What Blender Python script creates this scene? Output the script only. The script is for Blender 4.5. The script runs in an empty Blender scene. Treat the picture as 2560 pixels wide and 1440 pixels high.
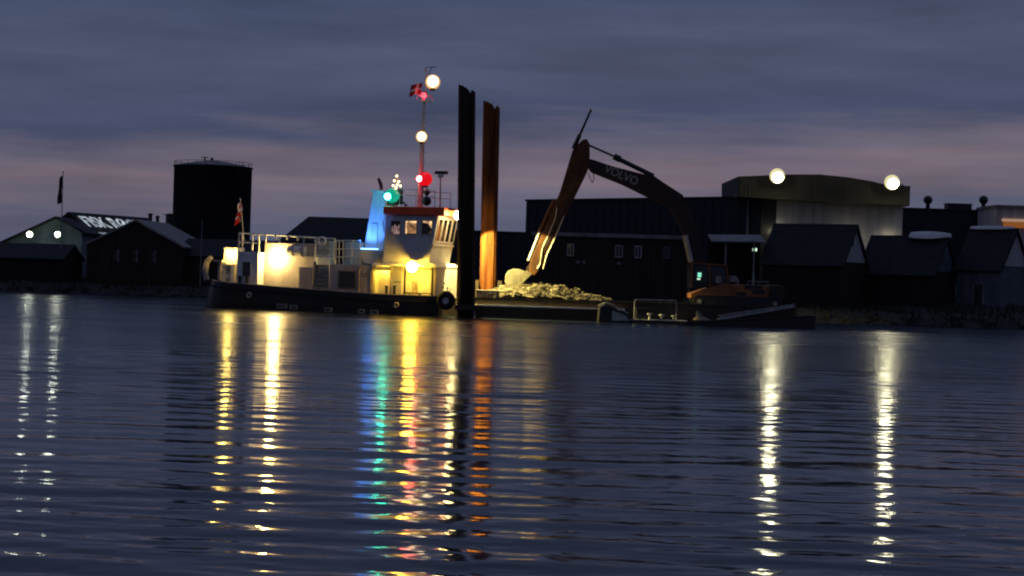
import bpy, bmesh, math, random
import numpy as np
from mathutils import Vector, Matrix

# ------------------------------------------------------------------ camera
SC = bpy.context.scene
COL = SC.collection
F, CAM_H, ROLL, PITCH = 4500.0, 3.5, math.radians(1.8), math.atan(30 / 4500)
cam = bpy.data.cameras.new('camera'); co = bpy.data.objects.new('camera', cam); COL.objects.link(co)
cam.sensor_width = 36.0; cam.lens = 36.0 * F / 2560.0
cam.clip_start = 0.1; cam.clip_end = 20000
CAMROT = (Matrix.Rotation(math.pi / 2 - PITCH, 3, 'X') @ Matrix.Rotation(ROLL, 3, 'Z'))
co.matrix_world = Matrix.Translation((0, 0, CAM_H)) @ CAMROT.to_4x4()
SC.camera = co

# ------------------------------------------------------------------ sky: dusk under a torn cloud deck, sun already below the horizon
W = bpy.data.worlds.new('World'); SC.world = W; W.use_nodes = True
nt = W.node_tree; N = nt.nodes; L = nt.links; N.clear()
out = N.new('ShaderNodeOutputWorld'); bg = N.new('ShaderNodeBackground'); L.new(bg.outputs[0], out.inputs[0])
sky = N.new('ShaderNodeTexSky'); sky.sky_type = 'NISHITA'; sky.sun_disc = False
sky.sun_elevation = math.radians(-3.5); sky.sun_rotation = math.radians(12)
skm = N.new('ShaderNodeMixRGB'); skm.blend_type = 'MULTIPLY'; skm.inputs[0].default_value = 1; skm.inputs[2].default_value = (0.12, 0.12, 0.12, 1)
L.new(sky.outputs[0], skm.inputs[1])
tc = N.new('ShaderNodeTexCoord')
mp = N.new('ShaderNodeMapping'); mp.inputs['Scale'].default_value = (5.0, 5.0, 60.0); L.new(tc.outputs['Generated'], mp.inputs[0])
nz = N.new('ShaderNodeTexNoise'); nz.inputs['Scale'].default_value = 1.0; nz.inputs['Detail'].default_value = 5; nz.inputs['Roughness'].default_value = 0.55
L.new(mp.outputs[0], nz.inputs['Vector'])
sep = N.new('ShaderNodeSeparateXYZ'); L.new(tc.outputs['Generated'], sep.inputs[0])
m1 = N.new('ShaderNodeMath'); m1.operation = 'MULTIPLY_ADD'; m1.inputs[1].default_value = 0.055; L.new(nz.outputs[0], m1.inputs[0])
mx = N.new('ShaderNodeMath'); mx.operation = 'MULTIPLY_ADD'; mx.inputs[1].default_value = -0.055; L.new(sep.outputs[0], mx.inputs[0]); L.new(sep.outputs[2], mx.inputs[2])
L.new(mx.outputs[0], m1.inputs[2])
mr = N.new('ShaderNodeMapRange'); mr.inputs[1].default_value = 0.0275; mr.inputs[2].default_value = 0.2275; L.new(m1.outputs[0], mr.inputs[0])
cr = N.new('ShaderNodeValToRGB'); L.new(mr.outputs[0], cr.inputs[0])
stops = [(0.0, (.092, .112, .190)), (0.17, (.112, .118, .186)), (0.28, (.200, .158, .200)), (0.36, (.140, .128, .186)),
         (0.44, (.062, .078, .148)), (0.60, (.080, .094, .164)), (0.75, (.062, .079, .146)), (1.0, (.059, .075, .139))]
el = cr.color_ramp.elements
while len(el) > 1: el.remove(el[-1])
el[0].position = stops[0][0]; el[0].color = (*stops[0][1], 1)
for p, c in stops[1:]:
    e = el.new(p); e.color = (*c, 1)
n2 = N.new('ShaderNodeTexNoise'); n2.inputs['Scale'].default_value = 3.0; n2.inputs['Detail'].default_value = 6; n2.inputs['Roughness'].default_value = 0.6
mp2 = N.new('ShaderNodeMapping'); mp2.inputs['Scale'].default_value = (2.2, 2.2, 16.0); mp2.inputs['Location'].default_value = (3.1, 1.7, 0.4)
L.new(tc.outputs['Generated'], mp2.inputs[0]); L.new(mp2.outputs[0], n2.inputs['Vector'])
mr2 = N.new('ShaderNodeMapRange'); mr2.inputs[1].default_value = 0.3; mr2.inputs[2].default_value = 0.7; mr2.inputs[3].default_value = 0.80; mr2.inputs[4].default_value = 1.16
L.new(n2.outputs[0], mr2.inputs[0])
cm = N.new('ShaderNodeMixRGB'); cm.blend_type = 'MULTIPLY'; cm.inputs[0].default_value = 1; L.new(cr.outputs[0], cm.inputs[1]); L.new(mr2.outputs[0], cm.inputs[2])
zb = N.new('ShaderNodeMapRange'); zb.interpolation_type = 'SMOOTHSTEP'; zb.inputs[1].default_value = 0.22; zb.inputs[2].default_value = 0.85; zb.inputs[3].default_value = 1.0; zb.inputs[4].default_value = 1.9
L.new(sep.outputs[2], zb.inputs[0])
cz = N.new('ShaderNodeMixRGB'); cz.blend_type = 'MULTIPLY'; cz.inputs[0].default_value = 1; L.new(cm.outputs[0], cz.inputs[1]); L.new(zb.outputs[0], cz.inputs[2])
mixs = N.new('ShaderNodeMixRGB'); mixs.inputs[0].default_value = 0.93; L.new(skm.outputs[0], mixs.inputs[1]); L.new(cz.outputs[0], mixs.inputs[2])
L.new(mixs.outputs[0], bg.inputs[0]); bg.inputs[1].default_value = 1.0

VS = SC.view_settings; VS.view_transform = 'Standard'; VS.look = 'None'; VS.exposure = 0.0; VS.gamma = 1.0; VS.use_curve_mapping = False
SC.render.engine = 'CYCLES'
CY = SC.cycles; CY.use_denoising = True; CY.max_bounces = 6; CY.diffuse_bounces = 3; CY.glossy_bounces = 4; CY.volume_bounces = 0
CY.sample_clamp_direct = 0.0; CY.sample_clamp_indirect = 10.0; CY.caustics_reflective = False; CY.caustics_refractive = False
CY.pixel_filter_type = 'BLACKMAN_HARRIS'; CY.filter_width = 2.1

# ------------------------------------------------------------------ helpers
R = random.Random(7)
def ray(px, py):
    return CAMROT @ Vector(((px - 1280) / F, -(py - 720) / F, -1.0))
def P(px, py, D):
    d = ray(px, py); t = D / d.y
    return Vector((d.x * t, D, CAM_H + d.z * t))
def PX(px, py, D):
    v = P(px, py, D); return (v.x, v.z)
def smooth(x, a, b):
    t = min(1, max(0, (x - a) / (b - a))); return t * t * (3 - 2 * t)

class MB:
    def __init__(s): s.v = []; s.f = []; s.sm = []
    def add(s, vs, fs, smooth=False):
        o = len(s.v); s.v += [tuple(v) for v in vs]
        for f in fs: s.f.append([i + o for i in f]); s.sm.append(smooth)
        return s
    def box(s, x0, x1, y0, y1, z0, z1):
        return s.add([(x0, y0, z0), (x1, y0, z0), (x1, y1, z0), (x0, y1, z0), (x0, y0, z1), (x1, y0, z1), (x1, y1, z1), (x0, y1, z1)],
                     [(3, 2, 1, 0), (4, 5, 6, 7), (0, 1, 5, 4), (1, 2, 6, 5), (2, 3, 7, 6), (3, 0, 4, 7)])
    def prism(s, poly, y0, y1):
        n = len(poly)
        a = sum(poly[i][0] * poly[(i + 1) % n][1] - poly[(i + 1) % n][0] * poly[i][1] for i in range(n))
        if a < 0: poly = poly[::-1]
        vs = [(x, y0, z) for x, z in poly] + [(x, y1, z) for x, z in poly]
        return s.add(vs, [list(range(n)), list(range(2 * n - 1, n - 1, -1))] + [(i, i + n, (i + 1) % n + n, (i + 1) % n) for i in range(n)])
    def tube(s, a, b, r0, r1=None, n=8, caps=True):
        a = Vector(a); b = Vector(b); r1 = r0 if r1 is None else r1
        d = (b - a).normalized(); u = d.orthogonal().normalized(); w = d.cross(u)
        vs = []
        for c, r in ((a, r0), (b, r1)):
            for i in range(n):
                t = 2 * math.pi * i / n; vs.append(c + (u * math.cos(t) + w * math.sin(t)) * r)
        s.add(vs, [(i, (i + 1) % n, (i + 1) % n + n, i + n) for i in range(n)], True)
        if caps: s.add(vs, [list(range(n))[::-1], list(range(n, 2 * n))])
        return s
    def path(s, pts, r, n=6):
        for a, b in zip(pts[:-1], pts[1:]): s.tube(a, b, r, r, n)
        return s
    def bar(s, a, b, w, h, up=(0, 0, 1)):
        a = Vector(a); b = Vector(b); d = (b - a).normalized(); u = Vector(up)
        sx = d.cross(u)
        if sx.length < 1e-4: sx = d.cross(Vector((1, 0, 0)))
        sx.normalize(); u = sx.cross(d).normalized()
        vs = [c + sx * i * w / 2 + u * j * h / 2 for c in (a, b) for i, j in ((-1, -1), (1, -1), (1, 1), (-1, 1))]
        return s.add(vs, [(0, 1, 2, 3), (7, 6, 5, 4), (0, 4, 5, 1), (1, 5, 6, 2), (2, 6, 7, 3), (3, 7, 4, 0)])
    def ball(s, c, r, nu=14, nv=8, sz=1.0):
        c = Vector(c); vs = [c + Vector((0, 0, r * sz))]; fs = []
        for j in range(1, nv):
            t = math.pi * j / nv
            for i in range(nu):
                p = 2 * math.pi * i / nu; vs.append(c + Vector((r * math.sin(t) * math.cos(p), r * math.sin(t) * math.sin(p), r * sz * math.cos(t))))
        vs.append(c - Vector((0, 0, r * sz)))
        for i in range(nu): fs.append((0, 1 + i, 1 + (i + 1) % nu))
        for j in range(nv - 2):
            for i in range(nu):
                a = 1 + j * nu + i; b = 1 + j * nu + (i + 1) % nu; fs.append((a, a + nu, b + nu, b))
        l = len(vs) - 1
        for i in range(nu): fs.append((l, l - nu + (i + 1) % nu, l - nu + i))
        return s.add(vs, fs, True)
    def lathe(s, c, prof, n=20):
        c = Vector(c); vs = []; fs = []
        for r, z in prof:
            for i in range(n):
                t = 2 * math.pi * i / n; vs.append(c + Vector((r * math.cos(t), r * math.sin(t), z)))
        for j in range(len(prof) - 1):
            for i in range(n):
                a = j * n + i; b = j * n + (i + 1) % n; fs.append((a, b, b + n, a + n))
        return s.add(vs, fs, True)
    def torus(s, c, R0, r, axis='y', nu=24, nv=10):
        vs = []; fs = []; c = Vector(c)
        for i in range(nu):
            t = 2 * math.pi * i / nu
            for j in range(nv):
                p = 2 * math.pi * j / nv; q = R0 + r * math.cos(p); k = r * math.sin(p)
                a, b = q * math.cos(t), q * math.sin(t)
                vs.append(c + (Vector((a, k, b)) if axis == 'y' else Vector((k, a, b)) if axis == 'x' else Vector((a, b, k))))
        for i in range(nu):
            for j in range(nv):
                fs.append((i * nv + j, i * nv + (j + 1) % nv, ((i + 1) % nu) * nv + (j + 1) % nv, ((i + 1) % nu) * nv + j))
        return s.add(vs, fs, True)
    def slab(s, pts, th):
        p = [Vector(q) for q in pts]; n = (p[1] - p[0]).cross(p[2] - p[0]).normalized() * th; k = len(p)
        return s.add(p + [q - n for q in p], [list(range(k)), list(range(2 * k - 1, k - 1, -1))] + [((i + 1) % k, i, i + k, (i + 1) % k + k) for i in range(k)])
    def build(s, name, mat, parent=None, loc=None, bevel=0):
        me = bpy.data.meshes.new(name); me.from_pydata(s.v, [], s.f); me.polygons.foreach_set('use_smooth', s.sm)
        bm = bmesh.new(); bm.from_mesh(me); bmesh.ops.recalc_face_normals(bm, faces=bm.faces)
        if bevel:
            es = [e for e in bm.edges if len(e.link_faces) == 2 and e.calc_face_angle(0) > 0.6]
            bmesh.ops.bevel(bm, geom=es, offset=bevel, segments=2, affect='EDGES', profile=0.5)
        bm.to_mesh(me); bm.free(); me.update()
        if mat: me.materials.append(mat)
        o = bpy.data.objects.new(name, me); COL.objects.link(o)
        if parent: o.parent = parent
        if loc: o.location = loc
        return o

def tag(o, label=None, cat=None, group=None, kind=None):
    for k, v in (('label', label), ('category', cat), ('group', group), ('kind', kind)):
        if v: o[k] = v
    return o
def empty(name, label, cat, loc=(0, 0, 0), yaw=0, group=None):
    o = bpy.data.objects.new(name, None); COL.objects.link(o); o.location = loc; o.rotation_euler = (0, 0, yaw); o.empty_display_size = .3
    return tag(o, label, cat, group)
def copy_tree(o, parent=None):
    c = o.copy(); COL.objects.link(c); c.parent = parent
    for ch in list(o.children): copy_tree(ch, c)
    return c

# ------------------------------------------------------------------ materials
def mat(name, col, rough=0.6, metal=0.0, var=0.25, scale=1.2, stretch=(1, 1, 1), col2=None, bump=0.0, spec=0.4, coords='Object'):
    m = bpy.data.materials.new(name); m.use_nodes = True; t = m.node_tree; b = t.nodes['Principled BSDF']
    b.inputs['Roughness'].default_value = rough; b.inputs['Metallic'].default_value = metal; b.inputs['Specular IOR Level'].default_value = spec
    tcn = t.nodes.new('ShaderNodeTexCoord'); mpn = t.nodes.new('ShaderNodeMapping'); mpn.inputs['Scale'].default_value = stretch
    t.links.new(tcn.outputs[coords], mpn.inputs[0])
    nn = t.nodes.new('ShaderNodeTexNoise'); nn.inputs['Scale'].default_value = scale; nn.inputs['Detail'].default_value = 6; nn.inputs['Roughness'].default_value = 0.65
    t.links.new(mpn.outputs[0], nn.inputs['Vector'])
    rp = t.nodes.new('ShaderNodeValToRGB'); t.links.new(nn.outputs[0], rp.inputs[0])
    c2 = col2 if col2 else tuple(c * (1 - var) for c in col)
    rp.color_ramp.elements[0].position = 0.36; rp.color_ramp.elements[1].position = 0.64
    rp.color_ramp.elements[0].color = (*c2, 1); rp.color_ramp.elements[1].color = (*[min(1, c * (1 + var * .4)) for c in col], 1)
    t.links.new(rp.outputs[0], b.inputs['Base Color'])
    if bump:
        bp = t.nodes.new('ShaderNodeBump'); bp.inputs['Strength'].default_value = bump; bp.inputs['Distance'].default_value = 0.05
        t.links.new(nn.outputs[0], bp.inputs['Height']); t.links.new(bp.outputs[0], b.inputs['Normal'])
    return m
def emit(name, col, strength, base=(0.02, 0.02, 0.02), noise=0):
    m = bpy.data.materials.new(name); m.use_nodes = True; t = m.node_tree; b = t.nodes['Principled BSDF']
    b.inputs['Base Color'].default_value = (*base, 1); b.inputs['Roughness'].default_value = 0.3
    b.inputs['Emission Color'].default_value = (*col, 1); b.inputs['Emission Strength'].default_value = strength
    if noise:
        tcn = t.nodes.new('ShaderNodeTexCoord'); nn = t.nodes.new('ShaderNodeTexNoise'); nn.inputs['Scale'].default_value = noise; nn.inputs['Detail'].default_value = 3
        t.links.new(tcn.outputs['Object'], nn.inputs['Vector'])
        mrn = t.nodes.new('ShaderNodeMapRange'); mrn.inputs[1].default_value = .35; mrn.inputs[2].default_value = .65; mrn.inputs[3].default_value = .25 * strength; mrn.inputs[4].default_value = 1.3 * strength
        t.links.new(nn.outputs[0], mrn.inputs[0]); t.links.new(mrn.outputs[0], b.inputs['Emission Strength'])
    return m

M = dict(
    hull=mat('hull_black', (.016, .015, .016), .45, col2=(.03, .017, .010), scale=.9, stretch=(1, 1, .35)),
    white=mat('ship_white', (.78, .76, .72), .45, col2=(.64, .58, .50), scale=.7, stretch=(1, 1, .3), var=.1),
    grey=mat('ship_grey', (.60, .59, .60), .5, col2=(.50, .47, .46), scale=.8, stretch=(1, 1, .4)),
    warmgrey=mat('deckhouse_paint', (.44, .38, .35), .5, col2=(.34, .28, .25), scale=.8, stretch=(1, 1, .3)),
    red=mat('roof_red', (.85, .10, .025), .5, var=.2),
    deck=mat('ship_deck', (.10, .09, .08), .8, var=.4),
    cap=mat('cap_rail', (.45, .38, .32), .6, var=.5, scale=2),
    dark=mat('dark_steel', (.02, .02, .022), .5, var=.4),
    rubber=mat('rubber', (.012, .012, .012), .8, var=.3),
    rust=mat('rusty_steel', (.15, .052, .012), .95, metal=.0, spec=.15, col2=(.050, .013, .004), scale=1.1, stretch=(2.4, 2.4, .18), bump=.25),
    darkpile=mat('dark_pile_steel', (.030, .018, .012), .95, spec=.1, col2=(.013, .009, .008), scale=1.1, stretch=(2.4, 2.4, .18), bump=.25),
    barge=mat('barge_hull', (.022, .019, .016), .55, col2=(.045, .026, .014), scale=.6, stretch=(1, 1, .4)),
    steel=mat('worn_steel', (.33, .31, .27), .5, var=.5, scale=2),
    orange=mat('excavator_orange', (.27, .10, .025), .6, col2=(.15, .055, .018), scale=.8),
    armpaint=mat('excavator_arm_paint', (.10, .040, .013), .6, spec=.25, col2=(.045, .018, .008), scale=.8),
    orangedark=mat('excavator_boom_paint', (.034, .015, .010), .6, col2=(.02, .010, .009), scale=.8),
    chrome=mat('cylinder_rod', (.42, .40, .36), .35, metal=.3, var=.2),
    bucket=mat('bucket_steel', (.17, .155, .12), .6, col2=(.10, .085, .06), scale=2),
    gravel=mat('gravel', (.19, .16, .105), .95, col2=(.05, .04, .025), scale=2.2, bump=.6),
    stone=mat('heap_stone', (.22, .19, .13), .95, col2=(.07, .055, .035), scale=1.6),
    tar=mat('tarred_boards', (.016, .012, .012), .85, var=.5, scale=1.2, stretch=(3, 3, .15)),
    brown=mat('brown_boards', (.030, .018, .015), .85, var=.5, scale=1.2, stretch=(3, 3, .15)),
    roofdark=mat('dark_roofing', (.018, .017, .019), .85, var=.4, scale=1.5),
    roofgrey=mat('grey_roofing', (.24, .21, .20), .8, var=.4, scale=1.3),
    metalwall=mat('dark_sheet_cladding', (.016, .017, .024), .7, var=.25, scale=.5, stretch=(4, 4, .08)),
    bandwall=mat('tan_sheet_cladding', (.050, .043, .028), .7, var=.25, scale=.7, stretch=(4, 4, .08)),
    palewall=mat('pale_sheet_wall', (.62, .60, .57), .8, var=.2, scale=.7, stretch=(2, 2, .15)),
    gable=mat('pale_gable_boards', (.42, .39, .41), .85, var=.35, scale=1.2, stretch=(3, 3, .15)),
    bluewall=mat('blue_grey_wall', (.085, .10, .12), .85, var=.35, scale=1.0),
    greengable=mat('pale_green_wall', (.24, .29, .30), .85, var=.25, scale=.8),
    tank=mat('tank_steel', (.017, .018, .024), .7, var=.3, scale=.4, stretch=(1, 1, .2)),
    letter=mat('boom_letter_paint', (.34, .31, .31), .7, var=.15, scale=2), signletter=emit('lit_roof_letters', (.85, .95, 1), .5, base=(.6, .62, .62), noise=.8),  # roof letters and eave stripe glow, standing in for floodlight on them
    pale=mat('pale_fascia', (.20, .19, .20), .8, var=.4, scale=1),
    glass=mat('dark_glass', (.012, .013, .016), .08, var=.1),
    flagred=mat('flag_red', (.42, .012, .02), .8, var=.15), flagwhite=mat('flag_white', (.75, .74, .74), .8, var=.1),
    flagdark=mat('pennant_cloth', (.03, .02, .03), .9, var=.2),
    rock=mat('shore_rock', (.030, .028, .025), .9, var=.6, scale=.9), grass=mat('dry_grass', (.020, .019, .011), .9, var=.5, scale=2),
    ground=mat('bank_soil', (.026, .025, .019), .95, col2=(.014, .014, .011), scale=.22, bump=.5),
    pontoon=mat('pontoon_steel', (.36, .37, .34), .6, var=.4, scale=2), galv=mat('galvanised', (.28, .28, .28), .45, metal=.3, var=.3, scale=3),
    brass=mat('brass', (.6, .38, .1), .35, metal=.6, var=.2),
    lamp_warm=emit('lamp_warm', (1, .72, .24), 200), lamp_pass=emit('lamp_passage', (1, .60, .05), 230), lamp_yellow=emit('lamp_yellow', (1, .62, .05), 85), lamp_deck=emit('lamp_deck', (1, .70, .16), 110), lamp_flood=emit('lamp_flood', (1, .76, .32), 90),
    lamp_mast=emit('lamp_mast', (1, .80, .45), 14), lamp_red=emit('lamp_red', (1, .004, .012), .75), lamp_redspill=emit('lamp_red_spill', (1, .02, .03), 14), lamp_redcore=emit('lamp_red_core', (1, .07, .08), 70),
    lamp_green=emit('lamp_green', (.0, .42, .26), .9), lamp_greencore=emit('lamp_green_core', (.05, 1, .60), 50),
    lamp_blue=emit('lamp_blue', (.14, .36, 1), 9), lamp_hall=emit('lamp_hall', (1, .93, .60), 70), lamp_house=emit('lamp_house', (.93, 1, .82), 45),
    globe_warm=emit('globe_warm', (1, .50, .14), .85), globe_yellow=emit('globe_yellow', (1, .72, .18), 3.0), globe_hall=emit('globe_hall', (1, .88, .46), .8), globe_house=emit('globe_house', (.8, 1, .62), .6),  # dim emissive balls that imitate the glare halo around the bulbs
    lamp_wall=emit('lamp_wall', (1, .88, .60), 34),
    lamp_small=emit('lamp_small', (1, .72, .3), 9), lamp_exit=emit('lamp_exit', (.7, 1, .75), 1.2),
    win_warm=emit('window_warm', (1, .60, .28), 1.3, noise=3), win_pink=emit('window_pink', (.9, .55, .52), .36, noise=3), win_dim=emit('window_dim', (1, .50, .20), .34, noise=3),
    screen=emit('cab_screen', (.3, 1, .7), .9), orangestrip=emit('orange_lit_strip', (1, .30, .05), .22), pinkstrip=emit('pink_lit_strip', (1, .6, .4), .35),
)

# ------------------------------------------------------------------ water: one sheet of real waves
def make_water():
    rs = np.random.RandomState(3)
    ys = [-400.0, -80.0, -10.0, 3.0]; y = 6.0
    while y < 216: ys.append(y); y += max(0.05, y * 0.0021)
    ys += [260.0]
    ys = np.array(ys); nc = 340
    t = np.concatenate([[-60, -12, -3, -1.4], np.linspace(-1, 1, nc), [1.4, 3, 12, 60]])
    half = np.maximum(ys, 6) * 0.34 + 5
    X = t[None, :] * half[:, None]; Y = np.repeat(ys[:, None], len(t), 1)
    dy = np.maximum(0.05, Y * 0.0021); Z = np.zeros_like(X)
    env = 0.85 + 0.3 * np.sin(X * .021 + 1.3 + .5 * np.sin(Y * .03)) * np.sin(Y * .047 + .6 * np.sin(X * .03)) + 0.2 * np.sin(Y * .13 + X * .012)
    env2 = np.clip(0.9 + .55 * np.sin(X * .05 + 2.1 * np.sin(Y * .021)) * np.sin(Y * .09 + 1.4 * np.sin(X * .037 + 1)) + .35 * np.sin(Y * .31 + .8 * np.sin(X * .06)), .15, 1.8)
    lams = np.exp(rs.uniform(math.log(.26), math.log(4.2), 84))
    for lam in lams:
        a = rs.normal(0, math.radians(11 if lam > .9 else 24)) + math.radians(2); k = 2 * math.pi / lam
        kx, ky = k * math.sin(a), k * math.cos(a)
        slope = 0.0043 * (1.15 if .8 < lam < 2.4 else 0.8)
        amp = slope / k * 1.414
        att = np.clip((lam / dy - 2.5) / 2.5, 0, 1)
        Z += amp * att * (env if lam > 1.1 else env2) * np.sin(kx * X + ky * Y + rs.uniform(0, 6.28))
    core = (np.abs(t) <= 1.0)[None, :] & ((ys > 5) & (ys < 217))[:, None]
    Z = np.where(core, Z, 0)
    ny, nx = X.shape
    me = bpy.data.meshes.new('water'); me.vertices.add(nx * ny)
    me.vertices.foreach_set('co', np.stack([X, Y, Z], -1).astype(np.float32).ravel())
    idx = np.arange(nx * ny).reshape(ny, nx)
    q = np.stack([idx[:-1, :-1], idx[:-1, 1:], idx[1:, 1:], idx[1:, :-1]], -1).reshape(-1, 4).astype(np.int32)
    me.loops.add(q.size); me.loops.foreach_set('vertex_index', q.ravel())
    me.polygons.add(len(q)); me.polygons.foreach_set('loop_start', np.arange(0, q.size, 4, dtype=np.int32))
    me.polygons.foreach_set('use_smooth', np.ones(len(q), bool)); me.update(calc_edges=True)
    m = bpy.data.materials.new('harbour_water'); m.use_nodes = True; nt = m.node_tree; b = nt.nodes['Principled BSDF']
    b.inputs['Base Color'].default_value = (.006, .011, .022, 1); b.inputs['Roughness'].default_value = .06; b.inputs['IOR'].default_value = 1.333
    g = nt.nodes.new('ShaderNodeNewGeometry'); mp = nt.nodes.new('ShaderNodeMapping'); mp.inputs['Scale'].default_value = (1.6, 5.0, 1)
    nt.links.new(g.outputs['Position'], mp.inputs[0])
    nn = nt.nodes.new('ShaderNodeTexNoise'); nn.inputs['Scale'].default_value = 1.3; nn.inputs['Detail'].default_value = 2.5; nt.links.new(mp.outputs[0], nn.inputs['Vector'])
    s = nt.nodes.new('ShaderNodeVectorMath'); s.operation = 'SUBTRACT'; s.inputs[1].default_value = (.5, .5, .5); nt.links.new(nn.outputs['Color'], s.inputs[0])
    k = nt.nodes.new('ShaderNodeVectorMath'); k.operation = 'MULTIPLY'; k.inputs[1].default_value = (.06, .09, 0); nt.links.new(s.outputs[0], k.inputs[0])
    a = nt.nodes.new('ShaderNodeVectorMath'); a.operation = 'ADD'; nt.links.new(k.outputs[0], a.inputs[0]); nt.links.new(g.outputs['Normal'], a.inputs[1])
    n = nt.nodes.new('ShaderNodeVectorMath'); n.operation = 'NORMALIZE'; nt.links.new(a.outputs[0], n.inputs[0]); nt.links.new(n.outputs[0], b.inputs['Normal'])
    # ruffled further out, smoother near the quay, in drifting patches
    sy = nt.nodes.new('ShaderNodeSeparateXYZ'); nt.links.new(g.outputs['Position'], sy.inputs[0])
    r1 = nt.nodes.new('ShaderNodeMapRange'); r1.interpolation_type = 'SMOOTHSTEP'; r1.inputs[1].default_value = 24; r1.inputs[2].default_value = 110; r1.inputs[3].default_value = .07; r1.inputs[4].default_value = .25; nt.links.new(sy.outputs[1], r1.inputs[0])
    mq = nt.nodes.new('ShaderNodeMapping'); mq.inputs['Scale'].default_value = (.03, .12, 1); nt.links.new(g.outputs['Position'], mq.inputs[0])
    nq = nt.nodes.new('ShaderNodeTexNoise'); nq.inputs['Scale'].default_value = 1; nq.inputs['Detail'].default_value = 3; nt.links.new(mq.outputs[0], nq.inputs['Vector'])
    r2 = nt.nodes.new('ShaderNodeMapRange'); r2.inputs[1].default_value = .3; r2.inputs[2].default_value = .7; r2.inputs[3].default_value = .75; r2.inputs[4].default_value = 1.25; nt.links.new(nq.outputs[0], r2.inputs[0])
    mu = nt.nodes.new('ShaderNodeMath'); mu.operation = 'MULTIPLY'; nt.links.new(r1.outputs[0], mu.inputs[0]); nt.links.new(r2.outputs[0], mu.inputs[1]); nt.links.new(mu.outputs[0], b.inputs['Roughness'])
    me.materials.append(m)
    o = bpy.data.objects.new('water', me); COL.objects.link(o)
    tag(o, 'dark rippled harbour water reflecting the lamps', 'water', kind='structure')
make_water()

# ------------------------------------------------------------------ land
def shore(X): return 203 - 34 * smooth(X, -14, 3) + 1.2 * math.sin(X * .23) + .7 * math.sin(X * .71 + 1)
def ground_z(X, Y):
    d = Y - shore(X)
    z = -1.2 + 2.3 * smooth(d, -3.2, 5) + .25 * smooth(d, 4, 16)
    z += 2.6 * smooth(X, 26, 52) * smooth(d, 4, 34)
    return z + .10 * math.sin(X * .9 + Y * .4) * smooth(d, 0, 4)
def make_ground():
    xs = [-900, -300] + [-110 + i * 1.1 for i in range(201)] + [300, 900]
    ys = [163 + i * 1.0 for i in range(65)] + [250, 300, 400, 900, 3000]
    vs = [(x, y + (0 if y > 229 else .25 * math.sin(x * 1.7)), ground_z(x, y)) for y in ys for x in xs]; nx = len(xs)
    fs = [(j * nx + i, j * nx + i + 1, (j + 1) * nx + i + 1, (j + 1) * nx + i) for j in range(len(ys) - 1) for i in range(nx - 1)]
    mb = MB(); mb.add(vs, fs, True); tag(mb.build('ground', M['ground']), 'dark grassy harbour bank sloping down to the water', 'ground', kind='structure')
    mb = MB()
    for i in range(900):
        x = R.uniform(-75, 70); d = R.gauss(.2, 1.0); y = shore(x) + d; r = R.uniform(.1, .42); z = ground_z(x, y)
        vs = []
        for j in range(8): vs.append((x + r * R.uniform(.6, 1.2) * (1 if j & 1 else -1), y + r * R.uniform(.6, 1.1) * (1 if j & 2 else -1), z + r * R.uniform(.4, .9) * (1 if j & 4 else -.4)))
        mb.add(vs, [(0, 2, 3, 1), (4, 5, 7, 6), (0, 1, 5, 4), (1, 3, 7, 5), (3, 2, 6, 7), (2, 0, 4, 6)])
    tag(mb.build('shore_rubble', M['rock']), 'dark rubble stones lining the water edge', 'rubble', kind='stuff')
    mb = MB()
    for i in range(9000):
        x = R.uniform(-75, 72); d = 1.5 + abs(R.gauss(0, 9)); y = shore(x) + d; z = ground_z(x, y); h = R.uniform(.25, .8); w = R.uniform(.04, .12)
        a = R.uniform(0, 3.14); cx, sx = math.cos(a) * w, math.sin(a) * w; lx, ly = R.uniform(-.25, .25), R.uniform(-.25, .25)
        mb.add([(x - cx, y - sx, z - .1), (x + cx, y + sx, z - .1), (x + lx, y + ly, z + h)], [(0, 1, 2)])
    tag(mb.build('bank_grass', M['grass']), 'dry grass tufts growing along the bank', 'grass', kind='stuff')
make_ground()

# ------------------------------------------------------------------ buildings on the quay
def ridge_house(name, label, p1, D1, p2, D2, width, rise, wall, roof, over=.35, group=None, cat='house', thick=.22, gables=True, gable_mat=None):
    a = P(*p1, D1); b = P(*p2, D2); rz = (a.z + b.z) / 2; d = (b - a); d.z = 0; Ln = d.length; yaw = math.atan2(d.y, d.x)
    g = min(ground_z(a.x, a.y), ground_z(b.x, b.y)); c = (a + b) / 2
    e = empty(name, label, cat, (c.x, c.y, g), yaw, group)
    h = rz - g; w2 = width / 2; ez = h - rise; l2 = Ln / 2
    mb = MB(); poly = [(-w2, -.5), (w2, -.5), (w2, ez), (0, h - .12), (-w2, ez)]
    mb.add([(x0, y, z) for x0 in (-l2 + .3, l2 - .3) for y, z in poly], [(4, 3, 2, 1, 0), (5, 6, 7, 8, 9)] + [(i, (i + 1) % 5, (i + 1) % 5 + 5, i + 5) for i in range(5)])
    mb.build('wall', wall, e)
    if gable_mat:
        for x0, sg in ((l2 - .3, 1), (-l2 + .3, -1)):
            mb = MB(); mb.add([(x0 + q * sg, y, z) for q in (.0, .05) for y, z in [(-w2 + .15, ez + .05), (w2 - .15, ez + .05), (0, h - .25)]],
                              [(0, 1, 2), (5, 4, 3), (0, 3, 4, 1), (1, 4, 5, 2), (2, 5, 3, 0)]); mb.build('gable', gable_mat, e)
    s = rise / w2; ro = None
    for sg in (-1, 1):
        mb = MB(); ey = w2 + over
        pts = [(-l2, 0, h + .02), (l2, 0, h + .02), (l2, sg * ey, h + .02 - s * ey), (-l2, sg * ey, h + .02 - s * ey)]
        if sg > 0: pts = pts[::-1]
        mb.slab(pts, -thick if sg < 0 else -thick); mb.build('roof_slope', roof, e)
    return e, Ln, width, h, ez
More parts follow.
